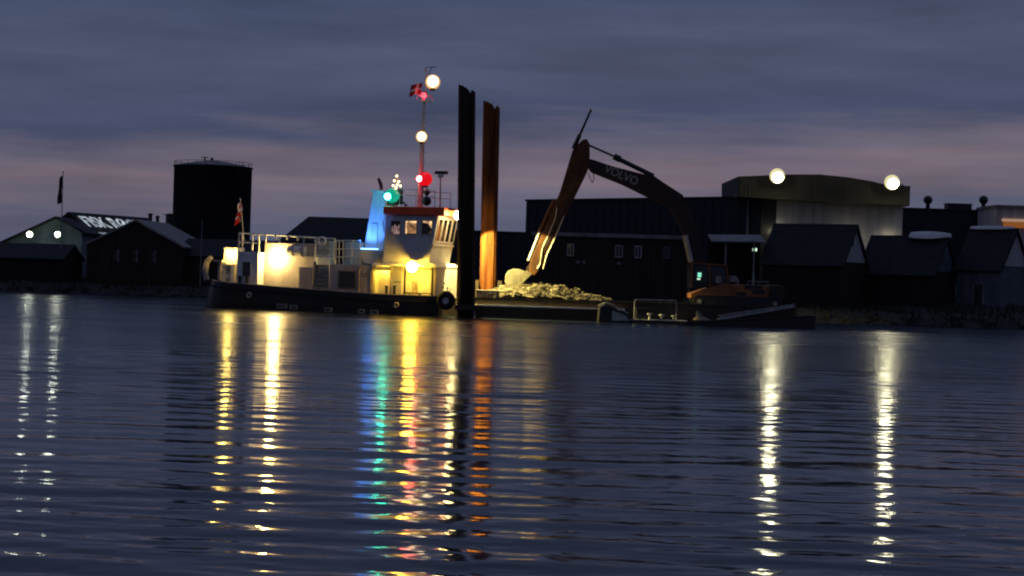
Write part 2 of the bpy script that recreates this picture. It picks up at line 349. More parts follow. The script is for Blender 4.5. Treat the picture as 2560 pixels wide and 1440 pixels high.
def local_part(e, name, m, fn):
    mb = MB(); fn(mb); return mb.build(name, m, e)
def window(e, x0, x1, z0, z1, y, m, frame):
    w = MB().box(x0, x1, y - .02, y + .05, z0, z1).build('window', m, e)
    mb = MB(); t = .09
    mb.box(x0 - t, x1 + t, y - .07, y + .03, z1, z1 + t); mb.box(x0 - t, x1 + t, y - .07, y + .03, z0 - t, z0)
    mb.box(x0 - t, x0, y - .07, y + .03, z0, z1); mb.box(x1, x1 + t, y - .07, y + .03, z0, z1); mb.box((x0 + x1) / 2 - .03, (x0 + x1) / 2 + .03, y - .06, y - .025, z0, z1)
    mb.build('frame', frame, w); return w
def box_building(name, label, x0, y0, x1, y1, depth, ztop, wall, cat='building', fascia=None, roof=None):
    """front edge from (x0,y0) to (x1,y1), body behind it"""
    d = Vector((x1 - x0, y1 - y0, 0)); Ln = d.length; yaw = math.atan2(d.y, d.x); g = min(ground_z(x0, y0), ground_z(x1, y1)) - .4
    e = empty(name, label, cat, (x0, y0, g), yaw); h = ztop - g
    MB().box(0, Ln, 0, depth, 0, h - .25).build('wall', wall, e)
    MB().box(-.15, Ln + .15, -.15, depth + .15, h - .25, h).build('roof', roof or fascia or wall, e)
    return e, Ln, h
def lamp(parent, c, r, m, name='wall_lamp', housing='top', core=None, drop=0.0):
    """a bracket lamp: dark hood with a glowing lens below / inside it"""
    c = Vector(c); mb = MB()
    if housing == 'top': mb.lathe(c, [(0.0, r * 1.12), (r * .6, r * 1.1), (r * .8, r * .8), (r * .62, r * .7)], 14)
    elif housing == 'back': mb.tube(c + Vector((0, r * .75, 0)), c + Vector((0, r * 1.15, 0)), r * .7, r * .5, 12)
    elif housing == 'wide': mb.lathe(c, [(0, r * 1.15), (r * 1.1, r * 1.05), (r * 1.45, r * .45), (r * 1.38, r * .42), (r * 1.0, r * .98), (0, r * 1.06)], 18)
    elif housing == 'plate': mb.lathe(c, [(0, r * 1.22), (r * 1.7, r * 1.12), (r * 1.7, r * 1.06), (0, r * 1.08)], 20)
    elif housing == 'base': mb.lathe(c, [(0, -r * 1.5), (r * .55, -r * 1.5), (r * .6, -r * .8), (0, -r * .78)], 12)
    h = mb.build(name, M['dark'], parent)
    if core:
        MB().ball(c, r, 20, 12).build('globe', m, h); MB().ball(c + Vector((0, -r * (.5 - drop * .5), -r * drop)), r * .74, 20, 12).build('bulb', core, h)  # outer ball imitates a glare halo; bulb shifted to its camera side
    else: MB().ball(c, r).build('lens', m, h)
    return h

# smokehouse annex with its lit gable
D0 = 220
ap = P(142, 541, D0); el_ = P(-8, 610, D0); er = P(212, 578, D0); g0 = ground_z(ap.x, D0)
e = empty('smokehouse_porch', 'low building with a pale green gable lit by two lamps', 'building', (ap.x, D0, g0))
poly = [(el_.x - ap.x, -.5), (er.x - ap.x - .6, -.5), (er.x - ap.x - .3, er.z - g0 - .2), (0, ap.z - g0 - .15), (el_.x - ap.x, el_.z - g0 - .2)]
MB().prism(poly, 0, 9).build('gable_wall', M['greengable'], e)
for a, b in ((el_, ap), (ap, er)):
    p, q = a - ap, b - ap; zz = ap.z - g0
    d = (q - p).normalized(); p2 = p - d * (.7 if a is el_ else -.02); q2 = q + d * (.5 if b is er else -.02)
    MB().slab([(p2.x, -.8, p2.z + zz), (q2.x, -.8, q2.z + zz), (q2.x, 9.2, q2.z + zz), (p2.x, 9.2, p2.z + zz)], .22).build('roof_slope', M['roofdark'], e)
for px in (75, 145):
    c = P(px, 586, D0 - .9); lc = (c.x - ap.x, c.y - D0, c.z - g0)
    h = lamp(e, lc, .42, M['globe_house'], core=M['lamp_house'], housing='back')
    MB().tube((lc[0], lc[1], lc[2] + .3), (lc[0], .05, lc[2] + .38), .05).build('bracket', M['dark'], h)
# the smokehouse itself; its roof lettering glows in place of floodlight
e, Ln, wd, hh, ez = ridge_house('smokehouse', 'dark smokehouse with large white letters painted on its roof', (170, 532), 228, (372, 543), 246, 8.0, 2.9, M['tar'], M['roofdark'])
def text_mesh(s, size, name, m, parent, mtx, depth=.015, bold=0.0, sx=1.0):
    cu = bpy.data.curves.new(name, 'FONT'); cu.body = s; cu.size = size; cu.extrude = depth; cu.offset = bold; cu.align_x = 'LEFT'; cu.align_y = 'BOTTOM'
    t = bpy.data.objects.new(name, cu); COL.objects.link(t)
    bpy.context.view_layer.update()
    me = bpy.data.meshes.new_from_object(t.evaluated_get(bpy.context.evaluated_depsgraph_get()))
    bpy.data.objects.remove(t); me.transform(Matrix.Diagonal((sx, 1, 1, 1)))
    xs = [v.co.x for v in me.vertices]; me.materials.clear(); me.materials.append(m)
    o = bpy.data.objects.new(name, me); COL.objects.link(o); o.parent = parent; o.matrix_local = mtx
    return o, min(xs), max(xs)
w2 = wd / 2; sl = math.atan2(2.9, w2)
# near slope is local y<0; letters read along +x, upright towards the ridge
rot = Matrix.Rotation(sl, 4, 'X')
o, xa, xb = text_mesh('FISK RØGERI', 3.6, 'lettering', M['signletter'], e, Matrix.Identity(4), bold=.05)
k = (Ln - 1.0) / (xb - xa) * .90
sd = math.hypot(2.9, w2)
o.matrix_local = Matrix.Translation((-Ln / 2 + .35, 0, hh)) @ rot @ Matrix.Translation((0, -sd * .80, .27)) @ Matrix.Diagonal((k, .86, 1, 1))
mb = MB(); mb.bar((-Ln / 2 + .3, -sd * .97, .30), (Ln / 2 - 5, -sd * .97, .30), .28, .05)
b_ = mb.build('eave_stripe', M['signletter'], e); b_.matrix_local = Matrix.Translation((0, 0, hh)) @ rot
# chimney pipes behind
for i, (px, y0, hgt, wdt) in enumerate(((376, 533, 2.2, .26), (394, 539, 1.9, .22), (425, 534, 2.1, .55))):
    q = P(px, y0, 238); gz = ground_z(q.x, q.y)
    e = empty('chimney_pipe', ['tall thin flue pipe rising behind the brown gabled house', 'shorter thin flue pipe next to the tall one', 'broad capped flue beside the storage tank'][i], 'chimney', (q.x, q.y, gz), 0)
    MB().tube((0, 0, 0), (0, 0, q.z - gz - .15), wdt, wdt, 10).build('pipe', M['dark'], e)
    MB().lathe((0, 0, q.z - gz), [(0, .05), (wdt * 1.5, -.12), (wdt * 1.5, -.2), (0, -.2)], 10).build('cap', M['dark'], e)
# flag pole with hanging pennant
q = P(158, 432, 212); gz = ground_z(q.x, q.y)
e = empty('flagpole', 'white flagpole with a limp dark pennant before the lit gable', 'flagpole', (q.x, q.y, gz))
MB().tube((0, 0, 0), (-.02, 0, q.z - gz), .085, .04, 8).build('pole', M['pale'], e)
MB().ball((-.02, 0, q.z - gz + .06), .1, 8, 6).build('finial', M['pale'], e)
def cloth(name, pts_fn, nu, nv, m, parent=None, m2=None, white=None, th=.015):
    vs = [pts_fn(i / nu, j / nv) for j in range(nv + 1) for i in range(nu + 1)]
    fs = [(j * (nu + 1) + i, j * (nu + 1) + i + 1, (j + 1) * (nu + 1) + i + 1, (j + 1) * (nu + 1) + i) for j in range(nv) for i in range(nu)]
    me = bpy.data.meshes.new(name); me.from_pydata([tuple(v) for v in vs], [], fs); me.materials.append(m)
    if m2: me.materials.append(m2)
    for k, p in enumerate(me.polygons):
        p.use_smooth = True
        if white and white((k % nu + .5) / nu, (k // nu + .5) / nv): p.material_index = 1
    o = bpy.data.objects.new(name, me); COL.objects.link(o); o.parent = parent
    s = o.modifiers.new('thickness', 'SOLIDIFY'); s.thickness = th
    return o
H = q.z - gz
cloth('pennant', lambda u, v: Vector((-.06 - (.28 + .30 * v) * u + .0 * v + .05 * math.sin(v * 9 + u * 4), .14 * math.sin(u * 9 + v * 5), H - .25 - 3.3 * v - .25 * u)), 6, 14, M['flagdark'], e)
# brown gabled house
e, Ln, wd, hh, ez = ridge_house('brown_house', 'dark brown house, gable to the water, with a paler side roof', (338, 551), 211, (420, 556), 226, 11.5, 2.9, M['brown'], M['roofgrey'])
for y0 in (-2.2, 0, 2.2):
    w = MB().box(-Ln / 2 + .22, -Ln / 2 + .34, y0 - .22, y0 + .22, 2.6, 3.9).build('window', M['glass'], e)
    MB().box(-Ln / 2 + .18, -Ln / 2 + .3, y0 - .34, y0 - .22, 2.5, 4.0).build('frame', M['pale'], w)
# left foreground sheds
ridge_house('boat_shed', 'low tarred boat shed on the bank before the pale green gable', (-30, 604), 214, (188, 614), 213, 7, 1.6, M['tar'], M['roofdark'], cat='shed')
ridge_house('net_shed', 'long low brown shed in front of the storage tank', (470, 597), 216, (742, 603), 212, 7, 1.9, M['brown'], M['roofdark'], cat='shed')
e = empty('tank', 'tall dark cylindrical storage tank with a shallow cone roof', 'tank')
c0 = P(533, 420, 250); rad = (P(630, 420, 250) - P(437, 420, 250)).length / 2; gz = ground_z(c0.x, c0.y); zt = c0.z
e.location = (c0.x, c0.y, gz)
H = zt - gz
MB().lathe((0, 0, 0), [(rad, 0), (rad, H), (rad + .12, H), (rad + .12, H + .18), (rad, H + .2)], 48).build('shell', M['tank'], e)
MB().lathe((0, 0, 0), [(rad, H + .2), (rad * .5, H + .75), (0, H + 1.1)], 48).build('cone_roof', M['roofgrey'], e)
mb = MB()
for i in range(48):
    t = 2 * math.pi * i / 48; t2 = 2 * math.pi * (i + 1) / 48; rr = rad - .05
    if i % 2 == 0: mb.tube((rr * math.cos(t), rr * math.sin(t), H + .15), (rr * math.cos(t), rr * math.sin(t), H + .75), .03, n=5)
    mb.tube((rr * math.cos(t), rr * math.sin(t), H + .75), (rr * math.cos(t2), rr * math.sin(t2), H + .75), .03, n=5)
mb.build('top_railing', M['dark'], e)
mb = MB(); mb.tube((-1.2, 0, H + .7), (-1.2, 0, H + 1.5), .12); mb.tube((-.2, 0, H + .9), (-.2, 0, H + 1.4), .2); mb.bar((-1.7, 0, H + 1.45), (-.7, 0, H + 1.45), .1, .1); mb.build('roof_vent', M['dark'], e)
mb = MB(); t = -math.pi / 2 + .9
for s_ in (-.25, .25): mb.tube(((rad + .15) * math.cos(t + s_ / rad), (rad + .15) * math.sin(t + s_ / rad), 0), ((rad + .15) * math.cos(t + s_ / rad), (rad + .15) * math.sin(t + s_ / rad), H + .8), .04, n=5)
for i in range(46): mb.tube(((rad + .15) * math.cos(t - .25 / rad), (rad + .15) * math.sin(t - .25 / rad), .3 + i * .35), ((rad + .15) * math.cos(t + .25 / rad), (rad + .15) * math.sin(t + .25 / rad), .3 + i * .35), .025, n=4)
mb.build('ladder', M['dark'], e)
q = P(505, 552, 208); gz = ground_z(q.x, q.y)
e = empty('light_pole', 'thin grey pole standing before the storage tank', 'pole', (q.x, q.y, gz))
MB().tube((0, 0, 0), (.03, 0, q.z - gz), .09, .05, 8).build('pole', M['pale'], e); MB().ball((.03, 0, q.z - gz), .09, 8, 6).build('finial', M['pale'], e)
# house behind the ship (hipped)
a = P(772, 541, 216); b = P(1010, 548, 218); gz = ground_z(a.x, a.y)
e = empty('hip_roof_house', 'dark house with a hipped roof behind the lit funnel', 'house', (a.x, a.y, gz))
rz = a.z - gz; Lx = b.x - a.x; hw = 4.5; ez = rz - 3.0
MB().box(-2.6, Lx + 2.6, -hw + .4, hw - .4, -.5, ez).build('wall', M['tar'], e)
mb = MB(); x0, x1 = -3.0, Lx + 3.0
mb.add([(x0, -hw, ez - .1), (x1, -hw, ez - .1), (x1, hw, ez - .1), (x0, hw, ez - .1), (0, 0, rz), (Lx, 0, rz)], [(0, 1, 5, 4), (1, 2, 5), (2, 3, 4, 5), (3, 0, 4), (3, 2, 1, 0)])
mb.build('roof', M['roofdark'], e)
# low warehouse behind the piles
a = P(1060, 572, 214); b = P(1345, 580, 214)
e, Ln, h = box_building('low_warehouse', 'low flat dark warehouse seen between the two steel piles', a.x, 214, b.x, 214, 8, a.z, M['metalwall'], roof=M['roofdark'])
# big hall
a = P(1316, 501, 258); b = P(1905, 487, 226)
e, Ln, h = box_building('large_hall', 'large flat-roofed dark hall behind the excavator arm', a.x, a.y, b.x, b.y, 26, (a.z + b.z) / 2, M['metalwall'], roof=M['roofdark'])
mb = MB()
for i in range(int(Ln / 1.5)): mb.box(.7 + i * 1.5, .82 + i * 1.5, -.06, .02, 0, h - .3)
mb.build('cladding_rib', M['metalwall'], e)['kind'] = 'stuff'
MB().box(Ln - 2.2, Ln - 1.9, -.25, -.07, 2, h - .3).build('downpipe', M['pale'], e)
# arched-parapet hall with two roof floodlights
D1 = 224
xl, xr = P(1926, 540, D1 + 4), P(2256, 560, D1 + 4); top = P(2090, 495, D1 + 4).z; gz = ground_z(xl.x, D1) - .5
e = empty('arched_hall', 'hall with pale lower wall and overhanging tan arched parapet under two floodlights', 'building', (xl.x, D1 + 4, gz))
MB().box(0, xr.x - xl.x, 0, 18, 0, top - gz + 2).build('wall', M['palewall'], e)
pts = [PX(1846, 441, D1), PX(1900, 439, D1), PX(1960, 436, D1), PX(2050, 436, D1), PX(2120, 443, D1), PX(2180, 453, D1), PX(2220, 463, D1), PX(2276, 465, D1), PX(2274, 515, D1), PX(1846, 492, D1)]
MB().prism([(x - xl.x, z - gz) for x, z in pts], -4, 14).build('parapet', M['bandwall'], e)
mb = MB(); x0 = pts[0][0] - xl.x; x1 = pts[7][0] - xl.x; zb = pts[9][1] - gz
for i in range(int((x1 - x0) / .55)):
    x = x0 + .2 + i * .55; tp = 3.05
    mb.box(x, x + .07, -4.05, -3.98, zb + .1 - (x - x0) * .008, zb + 1.85)
mb.build('cladding_rib', M['bandwall'], e)['kind'] = 'stuff'
for px, py in ((1943, 440), (2230, 456)):
    c = P(px, py, D1 - 1.6); lc = (c.x - xl.x, c.y - D1 - 4, c.z - gz)
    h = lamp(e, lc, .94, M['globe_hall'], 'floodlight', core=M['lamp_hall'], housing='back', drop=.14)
    MB().tube((lc[0], lc[1], lc[2] + .7), (lc[0], lc[1] + 1.7, lc[2] - .5), .07).build('bracket', M['dark'], h)
for px, py in ((1940, 578), (2120, 592), (2222, 600)):
    c = P(px, py, D1 + 3.3); lc = (c.x - xl.x, c.y - D1 - 4, c.z - gz)
    h = lamp(e, lc, .17, M['lamp_wall'], 'bulkhead_lamp', housing='back'); MB().tube((lc[0], lc[1], lc[2]), (lc[0], .05, lc[2]), .04).build('bracket', M['dark'], h)
# dark flat building on the right, its roof ventilators
a = P(2240, 518, 236); b = P(2700, 532, 236)
e, Ln, h = box_building('flat_roof_works', 'long flat dark building to the right of the arched hall', a.x, 236, b.x, 236, 16, P(2400, 523, 236).z, M['metalwall'], roof=M['roofdark'])
ztop = P(2400, 523, 236).z
for px in (2320, 2459):
    c = P(px, 500, 240)
    v = empty('roof_ventilator', 'round dark roof ventilator ' + ('beside the arched hall' if px < 2400 else 'past the low roof box, towards the orange-lit building'), 'ventilator', (c.x, 240, ztop), group='ventilators on the flat roof')
    MB().tube((0, 0, 0), (0, 0, 1.2), .28, .28, 10).build('duct', M['dark'], v)
    MB().ball((0, 0, c.z - ztop), .62, 12, 8, .95).build('cowl', M['dark'], v)
c = P(2395, 514, 240); v = empty('roof_plant_box', 'low box on the flat roof between the two ventilators', 'roof box', (c.x, 240, ztop))
MB().box(-1.6, 1.6, -1, 1, 0, c.z - ztop + .15).build('casing', M['dark'], v); MB().box(-1.7, 1.7, -1.1, 1.1, c.z - ztop + .15, c.z - ztop + .25).build('lid', M['dark'], v)
a = P(2492, 512, 226); b = P(2720, 520, 226); gz = ground_z(a.x, 226)
e = empty('shop_building', 'building with an orange lit strip under its eave', 'building', (a.x, 226, gz)); zt = a.z - gz
MB().box(0, b.x - a.x, 0, 9, -.5, zt - .3).build('wall', M['gable'], e); MB().box(-.2, b.x - a.x + .2, -.4, 9.2, zt - .3, zt).build('roof', M['roofgrey'], e)
z = P(2520, 558, 226).z - gz; MB().box(.9, 12, -.35, 0, z - .55, z + .15).build('awning', M['orangestrip'], e)
MB().box(.7, 12, -.45, -.02, z + .2, z + .55).build('light_strip', M['pinkstrip'], e)
# shed behind the barge
a = P(1336, 586, 190); b = P(1722, 593, 188)
e, Ln, h = box_building('waterfront_shed', 'wide dark boarded shed with a pale eave behind the gravel heap', a.x, a.y, b.x, b.y, 9, P(1500, 583, 189).z, M['brown'], cat='shed', roof=M['roofdark'])
MB().box(-.3, Ln + .3, -.32, -.16, h - .42, h - .02).build('fascia', M['pale'], e)
sc_ = Ln / (1722 - 1336)
for px, w_, m in ((1428, .55, 'gable'), (1550, .6, 'gable'), (1597, .6, 'gable'), (1668, .55, 'bluewall')):
    x = (px - 1336) * sc_; window(e, x - w_ / 2, x + w_ / 2, h - 2.4, h - 1.3, -.04, M['glass'], M[m])
for px in (1448, 1463, 1551):
    x = (px - 1336) * sc_; MB().lathe((x, -.12, h - 3.2), [(0, .22), (.16, .2), (.24, 0), (.1, -.15), (0, -.15)], 10).build('bulkhead_lamp', M['pale'], e)
mb = MB()
for i in range(int(Ln / .6)): mb.box(.3 + i * .6, .36 + i * .6, -.03, .02, 0, h - .45)
mb.build('board_batten', M['brown'], e)['kind'] = 'stuff'
# open canopy with posts
a = P(1780, 584, 184); b = P(1915, 583, 184); gz = ground_z(a.x, 184)
e = empty('canopy', 'open lean-to with a pale flat roof edge beside the white gable house', 'canopy', (a.x, 184, gz)); zt = a.z - gz; wx = b.x - a.x
MB().slab([(0, 0, zt - .75), (wx, 0, zt - .65), (wx, 4, zt + .15), (0, 4, zt)], .12).build('roof', M['pale'], e)
for px in (1815, 1886): x = P(px, 640, 184).x - a.x; MB().box(x - .09, x + .09, .3, .48, -.5, zt - .7).build('post', M['pale'], e)
MB().box(0, wx, 3.9, 4.1, -.5, zt - .1).build('back_wall', M['tar'], e)
c = P(1897, 623, 184.5); x, z = c.x - a.x, c.z - gz
l_ = MB().box(x - .28, x + .28, 3.6, 3.9, z - .2, z + .2).build('exit_lamp', M['dark'], e); MB().box(x - .22, x + .22, 3.5, 3.598, z - .15, z + .15).build('lens', M['lamp_exit'], l_)
# three gabled houses, right bank
hA = ridge_house('gabled_house', 'dark house with a small pale gable below the arched hall', (1935, 559), 187, (2146, 561), 182, 6.4, 3.9, M['tar'], M['roofdark'], gable_mat=M['gable'])
e, Ln, wd, hh, ez = hA
MB().box(Ln / 2 - .26, Ln / 2 - .22, -.9, -.5, hh - 2.2, hh - 1.4).build('gable_window', M['glass'], e)
hB = ridge_house('gabled_house', 'dark house with white sheet over one end of its ridge', (2178, 586), 188, (2372, 592), 183, 6.0, 3.7, M['tar'], M['roofdark'], gable_mat=M['bluewall'])
e, Ln, wd, hh, ez = hB
def ridge_cap(e, x0, x1, hh, r):
    mb = MB(); n = 14
    pr = []
    for i in range(n + 1):
        t = i / n; x = x0 + (x1 - x0) * t; s = r * (.35 + .65 * math.sin(math.pi * min(.98, .08 + t * .95)) ** .5); pr.append([(x, y * s * 1.8, hh + .08 + s * z) for y, z in ((-1, -.8), (-.8, .1), (-.3, .75), (.3, .75), (.8, .1), (1, -.8))])
    vs = [p for q in pr for p in q]; fs = [(i * 6 + j, i * 6 + j + 1, i * 6 + j + 7, i * 6 + j + 6) for i in range(n) for j in range(5)] + [tuple(range(5, -1, -1)), tuple(range(n * 6, n * 6 + 6))]
    mb.add(vs, fs, True); return mb.build('ridge_cover', M['palewall'], e)
ridge_cap(e, .2, 4.4, hh, .5)
hC = ridge_house('gabled_house', 'dark house with pale ridge strip, blue-grey end wall and a dark door', (2425, 569), 186, (2546, 573), 182, 5.4, 3.9, M['bluewall'], M['roofdark'], gable_mat=M['gable'])
e, Ln, wd, hh, ez = hC
ridge_cap(e, -Ln / 2 + .2, Ln / 2 - .5, hh, .25)
dr = MB().box(-.4, .6, -wd / 2 - .05, -wd / 2 + .05, 0, 2.1).build('door', M['dark'], e)
mb = MB(); mb.box(-.52, -.4, -wd / 2 - .08, -wd / 2 + .02, 0, 2.2); mb.box(.6, .72, -wd / 2 - .08, -wd / 2 + .02, 0, 2.2); mb.box(-.52, .72, -wd / 2 - .08, -wd / 2 + .02, 2.2, 2.32); mb.build('frame', M['pale'], dr)

# ------------------------------------------------------------------ the workboat
YAW = math.radians(-20)
B0 = P(1090, 792, 146.3); B0.z = 0
VX = Vector((math.cos(YAW), math.sin(YAW), 0)); VY = Vector((-math.sin(YAW), math.cos(YAW), 0))
O3 = Vector((0, 0, CAM_H))
def V(px, py, ly):
    d = ray(px, py); t = (B0 + VY * ly - O3).dot(VY) / d.dot(VY); p = O3 + d * t - B0
    return (p.dot(VX), p.z)
def VL(px, py, ly): x, z = V(px, py, ly); return Vector((x, ly, z))
BW = 5.6
ship = empty('workboat', 'white and black workboat with red wheelhouse roof, many lamps lit', 'boat', B0, YAW)
def sp(mb, name, m, parent=None, **k): return mb.build(name, M[m], parent or ship, **k)
xL = V(500, 765, 0)[0]
sheer = [(V(512, 700, 0)), V(560, 706, 0), V(640, 712, 0), V(720, 719, 0), V(800, 725, 0), V(880, 731, 0), V(960, 736, 0), V(1040, 739, 0), V(1092, 741, 0)]
def hull_mesh():
    # stations: x, top z, half-breadth factor
    st = []
    n = 26; x0, x1 = sheer[0][0] - .2, sheer[-1][0]
    sx = [s[0] for s in sheer]; sz = [s[1] for s in sheer]
    vs = []; fs = []
    rows = []
    for i in range(n + 1):
        t = i / n; x = x0 + (x1 - x0) * t; zt = float(np.interp(x, sx, sz))
        d = (x - x0); hb = BW / 2 * (1 - .55 * max(0, 1 - d / 2.2) ** 2) ; hb -= .35 * max(0, 1 - (x1 - x) / .8) ** 2
        cy = BW / 2; bulge = -.75 * max(0, 1 - d / 1.6)
        rows.append([(x, cy - hb + .1, -1.0), (x + bulge * .8, cy - hb + .04, .05), (x + bulge * .55, cy - hb, .55), (x, cy - hb, zt - .12), (x, cy - hb, zt),
                     (x, cy - hb + .12, zt), (x, cy - hb + .12, zt - .5), (x, cy + hb - .12, zt - .5), (x, cy + hb - .12, zt), (x, cy + hb, zt), (x, cy + hb, zt - .12), (x + bulge * .55, cy + hb, .55), (x + bulge * .8, cy + hb - .04, .05), (x, cy + hb - .1, -1.0)])
    k = len(rows[0]); mb = MB(); vs = [p for r in rows for p in r]
    for i in range(n):
        for j in range(k): fs.append((i * k + j, i * k + (j + 1) % k, (i + 1) * k + (j + 1) % k, (i + 1) * k + j))
    fs.append(tuple(range(k))); fs.append(tuple(range(n * k + k - 1, n * k - 1, -1)))
    mb.add(vs, fs)
    return mb, rows
mb, hrows = hull_mesh(); sp(mb, 'hull', 'hull')
mb = MB()
for r0, r1 in zip(hrows[:-1], hrows[1:]):
    a = [Vector(r0[4]), Vector(r0[5]), Vector(r1[5]), Vector(r1[4])]
    up = Vector((0, 0, .06)); o_ = Vector((0, -.05, 0))
    mb.slab([a[0] + o_ + up, a[3] + o_ + up, a[2] + up, a[1] + up], .07)
sp(mb, 'cap_rail', 'cap')
mb = MB()
for r0, r1 in zip(hrows[:-1], hrows[1:]): mb.bar(Vector(r0[3]) + Vector((0, -.05, -.35)), Vector(r1[3]) + Vector((0, -.05, -.35)), .14, .16)
sp(mb, 'rubbing_strake', 'rubber')
DZ = 1.35
mb = MB()
for r0, r1 in zip(hrows[:-1], hrows[1:]):
    mb.slab([r0[6], r1[6], r1[7], r0[7]], -.04)
d_ = sp(mb, 'deck', 'deck'); d_.location.z = .02
for px, py, w_, h_ in ((622, 738, .5, .42), (991, 763, .45, .36)):
    x, z = V(px, py, -.1); mb = MB(); mb.torus((x, -.06, z), w_ * .38, .1, 'y', 16, 8); sp(mb, 'fairlead', 'cap')
for px, py, w_ in ((704, 765, .95), (733, 768, .7), (820, 774, .7), (903, 778, .6), (935, 780, .7)):
    x, z = V(px, py, -.1)
    p_ = sp(MB().box(x - w_ / 2, x + w_ / 2, -.07, .02, z - .17, z + .17), 'freeing_port', 'cap' if px < 780 else 'steel'); MB().box(x - w_ / 2 + .1, x + w_ / 2 - .1, -.09, -.072, z - .08, z + .08).build('slot', M['hull'], p_)
# stern gear
b = VL(545, 660, 1.2)
mb = MB(); p0 = VL(550, 700, 1.4); p1 = VL(552, 652, 1.4); mb.tube(p0, p1, .22, .2, 10); mb.box(p1.x - .55, p1.x + .35, 1.0, 1.8, p1.z - .1, p1.z + .08); sp(mb, 'capstan_post', 'cap')
mb = MB(); pts = [VL(517, 700, 2.4), VL(513, 680, 2.4), VL(517, 655, 2.4), VL(528, 643, 2.4)]
for a, c in zip(pts[:-1], pts[1:]): mb.bar(a, c, .5, .28)
sp(mb, 'stern_fairlead_arm', 'cap')
x0, z0 = V(556, 701, 1.6); x1, z1 = V(588, 664, 1.6)
mb = MB(); mb.box(x0, x0 + .32, 1.4, 2.4, z0 - .3, z1); mb.box(x1 - .32, x1, 1.4, 2.4, z0 - .3, z1); mb.box(x0 - .1, x1 + .1, 1.3, 2.5, z1, z1 + .14); mb.tube((x0 + .3, 1.9, z0 + .35), (x1 - .3, 1.9, z0 + .35), .3, .3, 12); sp(mb, 'winch', 'white')
x0, z0 = V(558, 661, 1.9); x1, z1 = V(594, 619, 1.9)
sp(MB().box(x0, x1, 1.9, 3.2, z0, z1), 'stern_locker', 'white', bevel=.06)
c = VL(574, 632, 1.35); h = lamp(ship, c, .26, M['lamp_deck'], 'floodlight'); MB().tube(c + Vector((0, .1, .2)), c + Vector((0, .6, .25)), .05).build('bracket', M['dark'], h)
# aft deckhouse
DK = V(640, 716, .6)[1] - .45
xa, zt = V(593, 629, .45); xb, _ = V(646, 629, .45)
sp(MB().box(xa, xb, .45, 4.9, DK, zt), 'stair_housing', 'grey', bevel=.05)
wx0, wz0 = V(606, 690, .43); wx1, wz1 = V(627, 655, .43)
w_ = sp(MB().box(wx0, wx1, .38, .47, wz0, wz1), 'housing_window', 'glass', bevel=.02); mb = MB(); mb.box(wx0 - .08, wx0, .34, .46, wz0 - .08, wz1 + .08); mb.box(wx1, wx1 + .08, .34, .46, wz0 - .08, wz1 + .08); mb.box(wx0, wx1, .34, .46, wz1, wz1 + .08); mb.box(wx0, wx1, .34, .46, wz0 - .08, wz0); mb.build('frame', M['grey'], w_)
for px in (597, 616):
    c = VL(px, 702, .2); mb = MB(); mb.tube((c.x, .3, DK), (c.x, .3, c.z + .35), .13, .13, 10); mb.tube((c.x, .3, c.z + .33), (c.x, .3, c.z + .42), .19, .19, 10); sp(mb, 'bollard', 'dark')
xc, _ = V(786, 640, 1.5); ztop2 = V(700, 607, 1.5)[1]
sp(MB().box(xb + .01, xc, 1.5, 4.9, DK, ztop2), 'aft_deckhouse', 'warmgrey', bevel=.06)
c = VL(690, 643, 1.05); h = lamp(ship, c, .38, M['lamp_warm'], 'floodlight', housing='back'); MB().tube(c + Vector((0, .2, 0)), (c.x, 1.55, c.z), .06).build('bracket', M['dark'], h)
x0, z0 = V(746, 722, 1.0); x1, z1 = V(783, 668, 1.0)
l_ = sp(MB().box(x0, x1, .95, 1.495, DK, z1), 'deck_locker', 'warmgrey', bevel=.04); MB().tube((x0 - .1, 1.15, z1 - .6), (x0 - .1, 1.15, z1 - .2), .05).build('handle', M['steel'], l_)
a = VL(722, 627, 1.3); b = VL(764, 629, 1.3); mb = MB(); mb.tube(a, b, .42, .42, 16); cn = sp(mb, 'raft_canister', 'grey')
mb = MB(); mb.torus(a.lerp(b, .85), .43, .04, 'x', 20, 6); mb.torus(a.lerp(b, .3), .43, .04, 'x', 20, 6); mb.build('strap', M['dark'], cn)
# white shelf unit and boxes lit from above
x0, z0 = V(786, 638, 1.6); x1, z1 = V(824, 604, 1.6)
mb = MB(); mb.box(x0, x1, 1.9, 2.6, z0, z1)
for t in (0, .5, 1): mb.box(x0 - .04, x1 + .04, 1.55, 2.6, z0 + (z1 - z0) * t - .05, z0 + (z1 - z0) * t + .05)
sp(mb, 'storage_rack', 'white')
x0, z0 = V(790, 662, 1.5); x1, z1 = V(826, 642, 1.5); sp(MB().box(x0, x1, 1.5, 2.4, z0, z1), 'equipment_box', 'white', bevel=.08)
# ladder
mb = MB(); xl0 = V(790, 700, 1.0)[0]; xl1 = V(816, 700, 1.0)[0]; zl0 = V(800, 724, 1.0)[1]; zl1 = V(800, 664, 1.0)[1]
for i in range(6): z = zl0 + (zl1 - zl0) * (i + .5) / 6; mb.box(xl0, xl1, .85 + .12 * i, 1.1 + .12 * i, z - .03, z + .03)
for x in (xl0, xl1): mb.bar((x, .85, zl0 - .2), (x, 1.75, zl1 + .1), .06, .14)
sp(mb, 'deck_stairs', 'steel')
